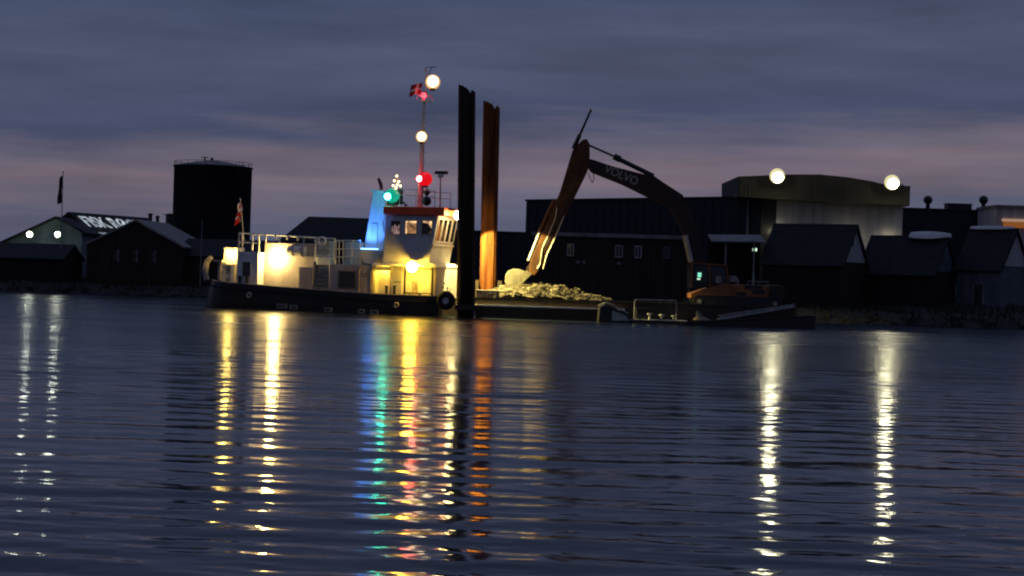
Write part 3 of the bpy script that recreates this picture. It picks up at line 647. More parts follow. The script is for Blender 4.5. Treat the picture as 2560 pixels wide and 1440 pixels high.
# middle deckhouse
xm0, zm = V(822, 660, .9); xm1, _ = V(933, 662, .9)
sp(MB().box(xm0, xm1, .9, 4.8, DK, zm), 'middle_deckhouse', 'warmgrey', bevel=.1)
wx0, wz0 = V(848, 717, .88); wx1, wz1 = V(888, 681, .88)
w_ = sp(MB().box(wx0, wx1, .84, .92, wz0, wz1), 'porthole_window', 'glass', bevel=.03)
mb = MB(); t = .1
for q in ((wx0 - t, wx1 + t, wz1, wz1 + t), (wx0 - t, wx1 + t, wz0 - t, wz0), (wx0 - t, wx0, wz0, wz1), (wx1, wx1 + t, wz0, wz1)): mb.box(q[0], q[1], .80, .91, q[2], q[3])
mb.build('frame', M['deck'], w_)
for px in (897, 927):
    mb = MB(); x = V(px, 700, .85)[0]; mb.path([(x, .84, DK), (x, .84, zm - .5), (x + .15, .86, zm - .12), (x + .5, .95, zm + .04)], .05); sp(mb, 'bulwark_pipe', 'cap')
c = VL(912, 686, .8); mb = MB(); mb.torus((c.x, .86, c.z), .16, .05, 'y', 16, 6); sp(mb, 'mooring_ring', 'steel')
# upper rails (white pipe railing)
def rail(name, pts, posts, rows=(0, .5), r=.045, zb=None, m='white'):
    mb = MB()
    for f in rows: mb.path([p - Vector((0, 0, (p.z - zb) * f)) for p in pts], r)
    for p in posts: mb.tube((p.x, p.y, zb), p, r)
    return sp(mb, name, m)
zr = V(640, 629, .6)[1]
rp = [VL(x, 582 + (x - 597) * .063, .6) for x in (597, 620, 650, 690, 740, 790, 838)]
mb = MB(); mb.path(rp, .065); mb.path([VL(x, 605 + (x - 597) * .06, .6) for x in (597, 620, 650)], .05)
for x in (598, 607, 632, 648, 665): a = VL(x, 583 + (x - 597) * .063, .6); mb.tube((a.x, .6, zr if x < 655 else a.z - .7), a, .06)
for x in (790, 836): a = VL(x, 594 + (x - 790) * .06, .6); mb.tube((a.x, .6, V(x, 655, .6)[1]), a, .06)
for x in (690, 718, 745): a = VL(x, 588 + (x - 690) * .06, .6); mb.tube((a.x, .6, a.z - .35), (a.x, .6, a.z), .09)
sp(mb, 'railing', 'white')
mb = MB(); mb.path([VL(x, 583 + (x - 597) * .063, 4.8) for x in (600, 690, 838)], .05)
for x in (605, 650, 700, 760, 836): a = VL(x, 583 + (x - 597) * .063, 4.8); mb.tube((a.x, 4.8, ztop2 - .1), a, .05)
sp(mb, 'railing', 'white')
a = VL(806, 598, .62); mb = MB(); mb.torus((a.x, .55, a.z - .15), .3, .09, 'y', 20, 8); sp(mb, 'life_ring', 'white')
mb = MB()
for x0_, x1_ in ((838, 858), (858, 902)):
    for yy in (601, 622, 642): mb.tube(VL(x0_, yy, 1.1), VL(x1_, yy + 1, 1.1), .05, n=6)
for x in (840, 848, 858, 880, 901): mb.tube((V(x, 640, 1.1)[0], 1.1, zm - .05), VL(x, 601, 1.1), .055, n=6)
sp(mb, 'railing', 'white')
x0, z0 = V(857, 658, 1.6); x1, z1 = V(905, 606, 1.6); sp(MB().box(x0, x1, 1.8, 4.2, zm - .02, z1), 'engine_casing', 'white', bevel=.08)
x0, z0 = V(898, 658, 1.0); x1, z1 = V(948, 626, 1.0)
mb = MB(); mb.prism([(x0 + .5, z0), (x1 - .45, z0), (x1, z1 - .2), (x1, z1), (x0, z1), (x0, z1 - .2)], 1.0, 2.3); sp(mb, 'rescue_boat_cradle', 'white')
# funnel, lit by a blue deck flood
fy0, fy1 = 1.9, 3.7
fb = zm - .05
poly = [V(906, 655, 2), V(961, 655, 2), V(966, 476, 2), V(934, 474, 2)]
fn = sp(MB().prism(poly, fy0, fy1), 'funnel', 'white', bevel=.06)
x0, z0 = V(926, 640, 1.9); x1, zl_ = V(945, 560, 1.9); MB().box(x0, x1, fy0 - .1, fy0 + .05, z0, zl_).build('louvre', M['grey'], fn)
mb = MB(); mb.prism([V(930, 480, 2), V(930, 475, 2), V(972, 477, 2), V(972, 482, 2)], fy0 - .12, fy1 + .12); mb.build('collar', M['white'], fn)
mb = MB(); a = VL(954, 474, 2.6); mb.tube(a, VL(952, 460, 2.6), .15, .15, 10); mb.tube(VL(952, 461, 2.6), VL(946, 446, 2.6), .17, .12, 10); mb.build('exhaust_pipe', M['dark'], fn)
mb = MB(); mb.path([VL(956, 580, 1.8), VL(953, 560, 1.75), VL(958, 548, 1.75), VL(964, 556, 1.75)], .05); mb.build('vent_pipe', M['white'], fn)
xb0, zb0 = V(902, 627, 1.2); xb1, _ = V(944, 627, 1.2)
h = sp(MB().box(xb0 - .05, xb1 + .05, 1.05, 1.35, z1 + .002, z1 + .06), 'light_bar', 'dark'); MB().box(xb0, xb1, 1.1, 1.3, z1 + .062, z1 + .14).build('lens', M['lamp_blue'], h)
lb = bpy.data.lights.new('blue_beam', 'SPOT'); lb.energy = 1000; lb.color = (.05, .19, 1); lb.spot_size = math.radians(120); lb.spot_blend = .8; lb.shadow_soft_size = .1
lbo = bpy.data.objects.new('blue_beam', lb); COL.objects.link(lbo); lbo.parent = h; lbo.location = ((xb0 + xb1) / 2 - .3, .35, z1 + .35)
lbo.rotation_euler = Vector((.1, .42, .9)).to_track_quat('-Z', 'Y').to_euler()
# lower wheelhouse block with covered side passage
xo0, zo = V(930, 657, .25); xo1, _ = V(1082, 662, .25)
sp(MB().box(xo0, xo1 + .3, .25, 5.2, zo - .22, zo), 'upper_deck', 'white', bevel=.03)
xd0 = V(934, 700, 1.3)[0]; xd1 = V(972, 700, 1.3)[0]
sp(MB().box(xm1 + .02, xd0 - .05, 1.3, 4.8, DK, zo - .23), 'lower_house', 'white')
sp(MB().box(xd1 + .05, xo1 - .3, 1.3, 4.8, DK, zo - .23), 'lower_house', 'white')
dr = sp(MB().box(xd0 - .05, xd1 + .05, 2.0, 2.1, DK, zo - .23), 'doorway', 'white'); MB().box(xd0 - .04, xd1 + .04, 1.32, 1.40, zo - .62, zo - .25).build('lintel', M['white'], dr)
c = Vector(((xd0 + xd1) / 2, 1.70, zo - .42)); h = lamp(ship, c, .12, M['lamp_pass'], 'passage_lamp')
c = VL(1030, 667, -.30); h = lamp(ship, c, .46, M['lamp_yellow'], 'floodlight', housing='plate'); MB().tube(c + Vector((0, 0, .35)), (c.x, .4, zo - .05), .05).build('bracket', M['dark'], h)
for px in (977, 1012, 1081):
    x = V(px, 700, .4)[0]; sp(MB().box(x - .06, x + .06, .35, .47, DK, zo - .23), 'pillar', 'dark' if px > 980 else 'cap')
for px in (966, 986):
    c = VL(px, 725, .3); mb = MB(); mb.tube((c.x, .3, DK), (c.x, .3, c.z + .3), .12, .12, 10); mb.tube((c.x, .3, c.z + .28), (c.x, .3, c.z + .36), .17, .17, 10); sp(mb, 'bollard', 'dark')
mb = MB(); x0 = V(1012, 700, .4)[0]; x1 = V(1081, 700, .4)[0]
for yy in (672, 733): z = V(1045, yy, .4)[1]; mb.box(x0, x1, .36, .46, z - .04, z + .04)
sp(mb, 'passage_frame', 'dark')
x0, z0 = V(980, 730, 1.25); x1, z1 = V(1006, 680, 1.25); d_ = sp(MB().box(x0, x1, 1.22, 1.32, z0 - .2, z1), 'passage_door', 'white', bevel=.02); MB().box(x0 + .1, x1 - .1, 1.19, 1.23, (z0 + z1) / 2 - .03, (z0 + z1) / 2 + .03).build('handle', M['dark'], d_)
c = VL(1036, 718, 1.0); mb = MB(); mb.tube((c.x, 1.0, DK), (c.x, 1.0, c.z + .5), .22, .2, 12); mb.box(c.x - .5, c.x + .5, .7, 1.25, DK, DK + .35); sp(mb, 'deck_winch', 'cap')
# bow plate on the right
mb = MB(); xq = xo1 - .3
mb.box(xq, xq + .55, .6, 5.0, DK, zo - .24); pl = sp(mb, 'bow_bulkhead', 'warmgrey')
for yy, zz in ((2.0, .9), (2.9, .85), (2.2, 1.25)): MB().tube((xq + .5, yy, DK + zz), (xq + .6, yy, DK + zz), .12, .12, 10).build('bulkhead_port', M['dark'], pl)
# wheelhouse, front raked forward
wy0, wy1 = .55, 5.0
wl = [V(956, 655, wy0), V(1072, 656, wy0), V(1096, 538, wy0), V(965, 538, wy0)]
wh = sp(MB().prism([wl[0], (wl[1][0] - .15, zo), wl[2], wl[3]] if False else [(wl[0][0], zo), (wl[1][0], zo), wl[2], wl[3]], wy0, wy1), 'wheelhouse', 'grey', bevel=.04)
mb = MB(); a = V(964, 538, wy0); b = V(1104, 538, wy0); zt = V(1030, 517, wy0)[1]
mb.prism([(a[0] - .15, wl[2][1] - .02), (b[0] + .35, wl[2][1] - .05), (b[0] + .30, zt), (a[0] - .1, zt)], wy0 - .28, wy1 + .28); rf = sp(mb, 'wheelhouse_roof', 'red', bevel=.08)
for i, (x0, x1) in enumerate(((977, 1002), (1013, 1043), (1054, 1081))):
    q0 = V(x0, 586, wy0); q1 = V(x1, 552, wy0); wX, wZ = q1[0] - q0[0], q1[1] - q0[1]
    w_ = MB().box(q0[0], q1[0], wy0 - .03, wy0 + .04, q0[1], q1[1]).build('window', M['glass'], wh)
    def inner(pts, m): MB().prism([(q0[0] + u * wX, q0[1] + v * wZ) for u, v in pts], wy0 - .036, wy0 - .032).build('lit_interior', M[m], w_)
    if i == 0:
        for k in range(4): inner([(.08 + .22 * k, .05), (.24 + .22 * k, .02), (.26 + .22 * k, .55 + .2 * (k % 2)), (.10 + .22 * k, .62)], 'win_pink')
    elif i == 1: inner([(.06, .08), (.94, .08), (.94, .9), (.06, .86)], 'win_dim'); inner([(.04, .80), (.96, .82), (.96, .97), (.04, .97)], 'win_warm'); inner([(.03, .06), (.16, .06), (.16, .8), (.03, .8)], 'win_warm')
    else: inner([(.1, .97), (.97, .97), (.95, .42), (.62, .80), (.12, .86)], 'win_warm'); inner([(.7, .1), (.95, .1), (.9, .3)], 'win_dim')
    mb = MB(); t = .07
    for r_ in ((q0[0] - t, q1[0] + t, q1[1], q1[1] + t), (q0[0] - t, q1[0] + t, q0[1] - t, q0[1]), (q0[0] - t, q0[0], q0[1], q1[1]), (q1[0], q1[0] + t, q0[1], q1[1])): mb.box(r_[0], r_[1], wy0 - .06, wy0 + .03, r_[2], r_[3])
    mb.build('frame', M['grey'], w_)
# front windows on the raked face
fx0, fz0 = wl[1]; fx0 = wl[1][0]; fz0 = zo; fx1, fz1 = wl[2]
sl_ = (fx1 - fx0) / (fz1 - fz0)
for i in range(4):
    ya = wy0 + .3 + i * 1.02; yb = ya + .82; za, zb_ = fz0 + (fz1 - fz0) * .47, fz0 + (fz1 - fz0) * .93
    pts = [(fx0 + (z - fz0) * sl_ + .03, y, z) for y, z in ((ya, za), (yb, za), (yb, zb_), (ya, zb_))]
    w_ = MB().slab(pts, .06).build('front_window', M['glass'], wh)
    mb = MB()
    for a, b in zip(pts, pts[1:] + pts[:1]): mb.bar(a, b, .07, .09)
    mb.build('frame', M['white'], w_)
mb = MB(); zz = fz0 + (fz1 - fz0) * .40; mb.bar((fx0 + (zz - fz0) * sl_ + .05, wy0, zz), (fx0 + (zz - fz0) * sl_ + .05, wy1, zz), .1, .1); mb.build('front_ledge', M['white'], wh)
x = fx0 + .2; MB().box(fx0 - .02, fx0 + .5, wy0 - .2, wy1 + .2, zo, zo + .12).build('front_step', M['white'], wh)
# big forward floodlight under the roof edge with its visor
c = VL(1129, 534, 1.6); c.x = V(1104, 538, wy0)[0] + 1.0; c.z = V(1128, 532, 1.6)[1] - .2; c.y = 1.7
h = lamp(ship, c, .36, M['lamp_flood'], 'forward_floodlight', housing=None) if False else None
mb = MB(); mb.box(c.x - .75, c.x + .75, c.y - .5, c.y + .9, c.z + .38, c.z + .44); mb.tube((c.x - .8, c.y, c.z + .4), (c.x, c.y, c.z + .4), .05); fl = sp(mb, 'forward_floodlight', 'dark')
MB().ball(c, .36).build('lens', M['lamp_flood'], fl)
lg = bpy.data.lights.new('floodlight_beam', 'SPOT'); lg.energy = 30000; lg.color = (1, .82, .26); lg.spot_size = math.radians(92); lg.spot_blend = .10; lg.shadow_soft_size = .12
lo = bpy.data.objects.new('floodlight_beam', lg); COL.objects.link(lo); lo.parent = fl; lo.location = c + Vector((.40, .05, -.05))
FLOOD_AIM = lo
# wheelhouse-top gear
rz = zt
mb = MB(); pts = [VL(1000, 472, 1.0), VL(1048, 475, 1.0), VL(1088, 477, 1.0)]
mb.path([Vector((p.x, 1.0, p.z)) for p in pts], .03, 5); mb.path([Vector((p.x, 1.0, p.z - .5)) for p in pts], .03, 5); mb.path([Vector((p.x, 4.4, p.z)) for p in pts], .03, 5); mb.path([Vector((p.x, 4.4, p.z - .5)) for p in pts], .03, 5)
for p in pts: mb.tube((p.x, 1.0, rz), (p.x, 1.0, p.z), .03, n=5); mb.tube((p.x, 4.4, rz), (p.x, 4.4, p.z), .03, n=5)
sp(mb, 'roof_railing', 'grey')
# mast
MY = 2.8
mb = MB(); mb.tube(VL(1048, 520, MY), VL(1060, 236, MY), .20, .13, 12)
mb.tube(VL(1056, 520, MY + .3), VL(1062, 240, MY + .3), .06, .05, 6)
for i in range(11): yy = 500 - i * 24; a = VL(1049 + i * .95, yy, MY); mb.tube(a, a + Vector((.32, .3, 0)), .03, n=5)
a = VL(1064, 240, MY); mb.tube(a, VL(1066, 176, MY), .06, .04, 8); t_ = VL(1066, 178, MY); mb.tube(t_ - Vector((.15, 0, 0)), t_ + Vector((0, 0, .35)), .09, .07, 8)
mast = sp(mb, 'mast', 'grey')
a = VL(1080, 168, MY); mb = MB(); mb.bar(a - Vector((.35, 0, 0)), a + Vector((.35, 0, 0)), .08, .06); mb.tube(a, VL(1070, 190, MY), .025, n=5); mb.build('wind_vane', M['dark'], mast)
a = VL(1062, 246, MY); mb = MB(); mb.box(a.x - .5, a.x + .5, MY - .5, MY + .5, a.z - .28, a.z - .2); mb.path([a + Vector((sx * .48, sy * .48, .25)) for sx, sy in ((-1, -1), (1, -1), (1, 1), (-1, 1), (-1, -1))], .035, 5)
for sx, sy in ((-1, -1), (1, -1), (1, 1), (-1, 1), (0, -1)): mb.tube(a + Vector((sx * .48, sy * .48, -.2)), a + Vector((sx * .48, sy * .48, .25)), .03, n=5)
mb.build('crow_platform', M['white'], mast)
def mast_lamp(px, py, r, m, arm=None, core=None, y=MY):
    c = VL(px, py, y - .4); mb = MB(); mb.lathe(c, [(0, -r * 1.15), (r * .4, -r * 1.15), (r * .4, -r * .9), (0, -r * .88)], 12)
    mb.tube(c + Vector((0, .1, -r)), c + Vector((-.3, .4, -r)), .05, n=6)
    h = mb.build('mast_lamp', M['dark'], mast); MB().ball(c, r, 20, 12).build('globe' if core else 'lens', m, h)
    if core: MB().ball(c + Vector((r * .2, -r * .46, 0)), r * .74, 20, 12).build('bulb', core, h)  # bulb shifted towards the camera so the outer ball rims it like glare
    return c, h
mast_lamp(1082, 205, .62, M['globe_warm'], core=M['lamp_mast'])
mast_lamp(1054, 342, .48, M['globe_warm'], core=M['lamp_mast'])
c, h = mast_lamp(1063, 448, .60, M['lamp_red'], y=MY + .2); MB().ball(c + Vector((-.30, -.50, 0)), .24).build('bulb', M['lamp_redcore'], h)
a = VL(1062, 240, MY); c = a + Vector((.0, -.25, .02)); h = MB().box(c.x - .2, c.x + .2, c.y - .05, c.y + .2, c.z + .24, c.z + .3).build('platform_lamp', M['dark'], mast); MB().ball(c, .22, 10, 6).build('lens', M['lamp_redspill'], h)
# green side lamp and horn cluster
c = VL(976, 490, 1.0); mb = MB(); mb.box(c.x - .3, c.x + .45, .9, 1.5, c.z - .75, c.z - .55); mb.tube((c.x + .2, 1.25, c.z - .55), (c.x + .2, 1.25, rz - .05), .06); mb.box(c.x - .62, c.x + .76, 1.81, 1.86, c.z - .65, c.z + .6); h = sp(mb, 'side_lamp', 'dark'); MB().ball(c + Vector((-.08, -.35, -.05)), .27).build('bulb', M['lamp_greencore'], h)
MB().ball((c.x + .08, 1.2, c.z + .05), .60).build('lens', M['lamp_green'], h)
a = VL(992, 475, 1.6); mb = MB(); mb.tube((a.x, 1.6, rz), VL(992, 440, 1.6), .04); h = sp(mb, 'lamp_cluster', 'brass')
for dx, dy in ((0, 440), (-6, 452), (5, 454), (-9, 464), (1, 462), (9, 465), (-2, 470)): MB().ball(VL(992 + dx, dy, 1.5), .085, 8, 6).build('bulb', M['lamp_small'], h)
# radar, day shapes, horn
mb = MB(); mb.tube((VL(1101, 500, 2.2).x, 2.2, rz), VL(1101, 440, 2.2), .09, .07, 8); a = VL(1105, 432, 2.2); h = sp(mb, 'radar_post', 'grey'); MB().box(a.x - .62, a.x + .5, 2.1, 2.3, a.z - .12, a.z + .14).build('scanner', M['dark'], h); MB().box(a.x - .3, a.x + .1, 2.05, 2.35, a.z - .4, a.z - .12).build('gearbox', M['grey'], h)
c = VL(1067, 481, 1.2); mb = MB(); r_ = .34
mb.add([c + Vector(v) * r_ for v in ((0, 0, 1.15), (1, 0, 0), (0, 1, 0), (-1, 0, 0), (0, -1, 0), (0, 0, -1.15))], [(0, 4, 1), (0, 1, 2), (0, 2, 3), (0, 3, 4), (5, 1, 4), (5, 2, 1), (5, 3, 2), (5, 4, 3)]); sp(mb, 'day_shape_diamond', 'dark')
c2 = VL(1067, 503, 1.2); sp(MB().ball(c2, .38), 'day_shape_ball', 'dark')
mb = MB(); mb.tube(c2 + Vector((0, 0, -.6)), c + Vector((0, 0, .6)), .02, n=5); sp(mb, 'day_shape_line', 'dark')
a = VL(1013, 510, 1.4); mb = MB(); mb.bar(a - Vector((.5, 0, -.35)), a + Vector((.2, 0, -.15)), .12, .12); mb.tube((a.x, 1.4, rz), a, .05); sp(mb, 'search_lamp', 'dark')
# tyre fender, flags (hang from the boat: things of their own)
c = VL(1114, 750, -.1) if False else None
tw = P(1114, 751, 145.2)
ty = empty('tyre_fender', 'large black tyre fender hung on the bow of the workboat', 'tyre', tw, YAW)
MB().torus((0, .1, 0), .52, .26, 'y', 28, 12).build('tyre', M['rubber'], ty); MB().torus((0, .02, 0), .30, .04, 'y', 24, 6).build('rim_edge', M['cap'], ty); MB().tube((0, .05, 0), (0, .3, 0), .28, .28, 20).build('hub', M['grey'], ty)
mb = MB(); mb.tube((-.2, .1, .5), (-.35, .25, .95), .03); mb.tube((.2, .1, .5), (.25, .4, .95), .03); mb.build('chain', M['dark'], ty)
cross = lambda u, v: (.30 < u < .45) or (.42 < v < .60)
a = VL(612, 572, 3.0); wp = B0 + VX * a.x + VY * a.y + Vector((0, 0, ztop2))
fg = empty('stern_flag', 'red and white cross flag drooping on its staff at the aft railing', 'flag', wp, YAW)
t0 = VL(600, 494, 3.0); tp = Vector((t0.x - a.x, 0, t0.z - ztop2))
MB().tube((0, 0, -.1), tp, .04, .025, 6).build('staff', M['white'], fg)
def drape(u, v):
    s = Vector((0, 0, 0)).lerp(tp, .98 - .42 * v)
    return s + Vector((-.62 * u * (.35 + .65 * v) + .06 * math.sin(u * 8 + v * 4), .16 * math.sin(u * 10 + v * 3), -1.25 * u * (.9 - .2 * v)))
cloth('cloth', drape, 20, 12, M['flagred'], fg, M['flagwhite'], lambda u, v: (.28 < u < .44) or (.40 < v < .62))
a = VL(1046, 236, MY); wp = B0 + VX * a.x + VY * a.y + Vector((0, 0, a.z))
fg = empty('mast_flag', 'small red and white cross flag flying from the mast halyard', 'flag', wp, YAW)
t0 = VL(1064, 205, MY) - a; mb = MB(); mb.tube((.25, 0, -.2), t0 + Vector((0, 0, .5)), .015, n=5); mb.build('halyard', M['dark'], fg)
cloth('cloth', lambda u, v: Vector((.15 + t0.x * (1 - v) * .3, 0, .95)) + Vector((-1.05 * u, .10 * math.sin(u * 7 + v), -.15 * u - .95 * v + .05 * math.sin(u * 6))), 20, 14, M['flagred'], fg, M['flagwhite'], lambda u, v: (.30 < u < .46) or (.42 < v < .60))

# ------------------------------------------------------------------ spud piles
def pile(label, px0, px1, pyt, pyb_px, D, bot, m):
    a = P(px0, pyt, D); b = P(px1, pyt, D); r = (b.x - a.x) / 2; c = P(pyb_px, 790, D)
    e = empty('spud_pile', label, 'steel pile', (c.x, D, bot)); H = a.z - bot; lean = ((a.x + b.x) / 2 - c.x) / (a.z - .0)
    n = 28; mb = MB(); vs = []
    rr = random.Random(int(D))
    for k, (rad, zz) in enumerate(((r, 0), (r, 1), (r - .07, 1), (r - .07, .4))):
        for i in range(n):
            t = 2 * math.pi * i / n
            top = H - .55 * (math.cos(t) * .5 + .5) - (.28 if i % 9 in (4, 5) else 0) + .05 * math.sin(i * 2.1)
            z = 0 if zz == 0 else (top if zz == 1 else H * .4)
            vs.append((rad * math.cos(t) + lean * z, rad * math.sin(t), z))
    fs = [(j * n + i, j * n + (i + 1) % n, (j + 1) * n + (i + 1) % n, (j + 1) * n + i) for j in range(3) for i in range(n)]
    mb.add(vs, fs, True); mb.build('pipe', M[m], e)
    for zf in (.30, .62):
        mb = MB(); z = H * zf; mb.lathe((lean * z, 0, z), [(r + .012, -.06), (r + .03, -.03), (r + .03, .03), (r + .012, .06)], 28); mb.build('weld_band', M[m], e)
    for sgn in (-.55, .55):
        mb = MB(); t = -math.pi / 2 + sgn; mb.bar((r * math.cos(t) + 0, r * math.sin(t) - .02, .2), (r * math.cos(t) + lean * H * .93, r * math.sin(t) - .02, H * .93), .07, .07); mb.build('guide_strip', M[m], e)
    return e
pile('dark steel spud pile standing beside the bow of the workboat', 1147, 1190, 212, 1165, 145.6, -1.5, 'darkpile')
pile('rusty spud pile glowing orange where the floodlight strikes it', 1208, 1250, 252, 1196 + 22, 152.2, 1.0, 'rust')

# ------------------------------------------------------------------ the barge
BY = 147.3; BD = 12.0; x0 = P(1188, 780, BY).x; x1 = P(1990, 790, BY).x; DKZ = P(1400, 753, BY).z
bg_ = empty('spud_barge', 'long flat dark barge carrying the gravel heap and excavator', 'barge', (x0, BY, 0)); BLn = x1 - x0
mb = MB(); mb.prism([(0, -.8), (BLn - 2.0, -.8), (BLn, .6), (BLn, DKZ - .06), (0, DKZ - .06)], 0, BD); mb.build('hull', M['barge'], bg_)
MB().box(.02, BLn - .02, .02, BD - .02, DKZ - .055, DKZ).build('deck', M['deck'], bg_)
MB().box(0, BLn, -.06, .16, DKZ - .02, DKZ + .14).build('coaming', M['barge'], bg_)
zr = P(1300, 766, BY).z
MB().box(-.02, 12.2, -.26, -.003, zr - .06, zr + .07).build('rubbing_strake', M['white'], bg_); MB().box(-.02, BLn - 2, -.12, -.003, zr - .62, zr - .54).build('rubbing_strake', M['barge'], bg_)  # upper strake coloured white to stand in for lamplight along it
for i in range(9): MB().box(.6 + i * 2.9, .75 + i * 2.9, -.11, -.004, zr - .52, zr - .07).build('fender_rib', M['barge'], bg_)
zt = P(1215, 728, BY).z
sb = MB().box(.05, 1.75, .3, 2.4, DKZ, zt).build('spud_box', M['steel'], bg_); MB().box(-.03, 1.83, .22, 2.48, zt, zt + .08).build('lid', M['steel'], sb)
mb = MB(); cx = P(1218, 790, 152.2).x - x0
mb.box(cx - 1.15, cx - .8, 3.9, 5.9, DKZ, DKZ + 1.5); mb.box(cx + .8, cx + 1.15, 3.9, 5.9, DKZ, DKZ + 1.5); mb.box(cx - 1.15, cx + 1.15, 5.75, 5.95, DKZ, DKZ + 1.5); mb.build('spud_frame', M['barge'], bg_)
mb = MB(); mb.box(-1.6, -1.45, -2.6, .6, DKZ - .9, DKZ - .5); mb.box(-.08, .3, -2.6, -2.3, DKZ - .9, DKZ - .5); mb.box(-1.6, .3, -2.75, -2.55, DKZ - .9, DKZ - .5); mb.box(-.08, .3, -2.6, 0, DKZ - .9, DKZ - .5); mb.build('spud_collar', M['barge'], bg_)
mb = MB(); px_ = P(1183, 700, 145).x - x0; mb.box(px_ - .05, px_ + .2, -2.7, -2.5, .1, P(1183, 675, 145).z); mb.build('guide_post', M['barge'], bg_)
# gravel heap
def heap():
    rs = random.Random(5); cx, cy = P(1345, 740, 151).x, 151.2
    e = []
    prof = lambda x: float(np.interp(x, *zip(*[(P(p, q, 150.5).x, P(p, q, 150.5).z) for p, q in ((1215, 747), (1225, 728), (1250, 719), (1300, 713), (1340, 711), (1395, 716), (1405, 721), (1440, 729), (1480, 741), (1515, 749), (1540, 755))])))
    X0, X1 = P(1216, 745, 150).x, P(1535, 755, 150).x
    nx, ny = 110, 46; y0, y1 = BY + .35, BY + 8.5
    from mathutils import noise
    mb = MB(); vs = []
    for j in range(ny + 1):
        for i in range(nx + 1):
            x = X0 + (X1 - X0) * i / nx; y = y0 + (y1 - y0) * j / ny
            cross_ = 1 - abs((y - (BY + 3.9)) / 4.3) ** 1.7
            h = max(0, (prof(x) - DKZ)) * max(0, cross_)
            n_ = noise.fractal(Vector((x * .9, y * .9, 3)), 1.0, 2.1, 5) * .42 + noise.noise(Vector((x * 3.1, y * 3.1, 1))) * .14
            vs.append((x, y, DKZ - .03 + max(0, h * (1 + .45 * n_) + (.22 * n_ if h > .05 else 0))))
    mb.add(vs, [(j * (nx + 1) + i, j * (nx + 1) + i + 1, (j + 1) * (nx + 1) + i + 1, (j + 1) * (nx + 1) + i) for j in range(ny) for i in range(nx)], False)
    o = mb.build('gravel_heap', M['gravel']); tag(o, 'floodlit heap of pale gravel and rubble on the barge deck', 'gravel', kind='stuff')
    mb = MB()
    for i in range(2600):
        a = vs[rs.randrange(len(vs))]
        if a[2] < DKZ + .08: continue
        r = min(.34, .035 + .05 * rs.paretovariate(1.7)) * .8; q = []
        for j in range(8): q.append((a[0] + r * rs.uniform(.6, 1.2) * (1 if j & 1 else -1), a[1] + r * rs.uniform(.6, 1.1) * (1 if j & 2 else -1), a[2] + r * rs.uniform(.4, .9) * (1 if j & 4 else -.5)))
        mb.add(q, [(0, 2, 3, 1), (4, 5, 7, 6), (0, 1, 5, 4), (1, 3, 7, 5), (3, 2, 6, 7), (2, 0, 4, 6)])
    s = mb.build('heap_stone', M['stone'], o); s['kind'] = 'stuff'
heap()

# ------------------------------------------------------------------ excavator (faces -x, stands on the barge)
EY = 151.0
def E(px, py): v = P(px, py, EY); return (v.x - ex0, v.z - DKZ)
ex0 = P(1835, 755, EY).x
ex = empty('excavator', 'orange long-reach excavator on the barge, bucket lowered on the gravel', 'excavator', (ex0, EY, DKZ))
def exq(mb, name, m, parent=None, **k): return mb.build(name, M[m], parent or ex, **k)
for sy in (-1.7, 1.05):
    mb = MB(); xs0, xs1 = E(1728, 760)[0], E(1945, 760)[0]; hgt = .82; r = hgt / 2
    poly = [(xs0 + r + r * math.cos(t), r + r * math.sin(t)) for t in [math.pi / 2 + math.pi * i / 8 for i in range(9)]] + [(xs1 - r + r * math.cos(t), r + r * math.sin(t)) for t in [-math.pi / 2 + math.pi * i / 8 for i in range(9)]]
    mb.prism(poly, sy, sy + .65); tr = exq(mb, 'track', 'dark')
    for i in range(6): x = xs0 + .5 + i * (xs1 - xs0 - 1) / 5; MB().tube((x, sy - .03, .32), (x, sy + .1, .32), .2, .2, 12).build('roller', M['steel'] if i in (0, 5) else M['dark'], tr)
    mb = MB()
    for i in range(26): x = xs0 + .35 + i * (xs1 - xs0 - .7) / 25; mb.box(x - .04, x + .04, sy - .02, sy + .67, hgt - .01, hgt + .05)
    mb.build('grouser', M['dark'], tr)
exq(MB().box(-1.6, 1.6, -1.05, 1.05, .35, .9), 'undercarriage', 'dark'); exq(MB().tube((0, 0, .85), (0, 0, 1.02), 1.0, 1.0, 24), 'slew_ring', 'dark')
body = [E(1722, 745), E(1912, 756), E(1918, 714), E(1800, 709), E(1768, 719), E(1722, 733)]
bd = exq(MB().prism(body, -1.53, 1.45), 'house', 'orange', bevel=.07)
for a, b in ((E(1835, 738), E(1860, 730)), (E(1875, 735), E(1905, 725)), (E(1855, 722), E(1900, 714))): MB().box(a[0], b[0], -1.555, -1.52, a[1], b[1]).build('grille', M['dark'], bd)
cw = [E(1913, 757), E(1950, 758), E(1956, 745), E(1953, 716), E(1940, 712), E(1913, 712)]
exq(MB().prism(cw, -1.45, 1.45), 'counterweight', 'orangedark', bevel=.12)
for px in (1845, 1884): a = E(px, 708); exq(MB().tube((a[0], .3, a[1] - .3), (a[0], .3, a[1] + (.9 if px > 1850 else .35)), .11, .11, 10), 'exhaust_stack', 'galv')
mb = MB(); a = E(1865, 703); c = E(1915, 703); mb.path([(a[0], -1.3, a[1]), (c[0], -1.3, a[1])], .035, 5)
for x in (a[0], (a[0] + c[0]) / 2, c[0]): mb.tube((x, -1.3, a[1] - .35), (x, -1.3, a[1]), .03, n=5)
exq(mb, 'guard_rail', 'galv')
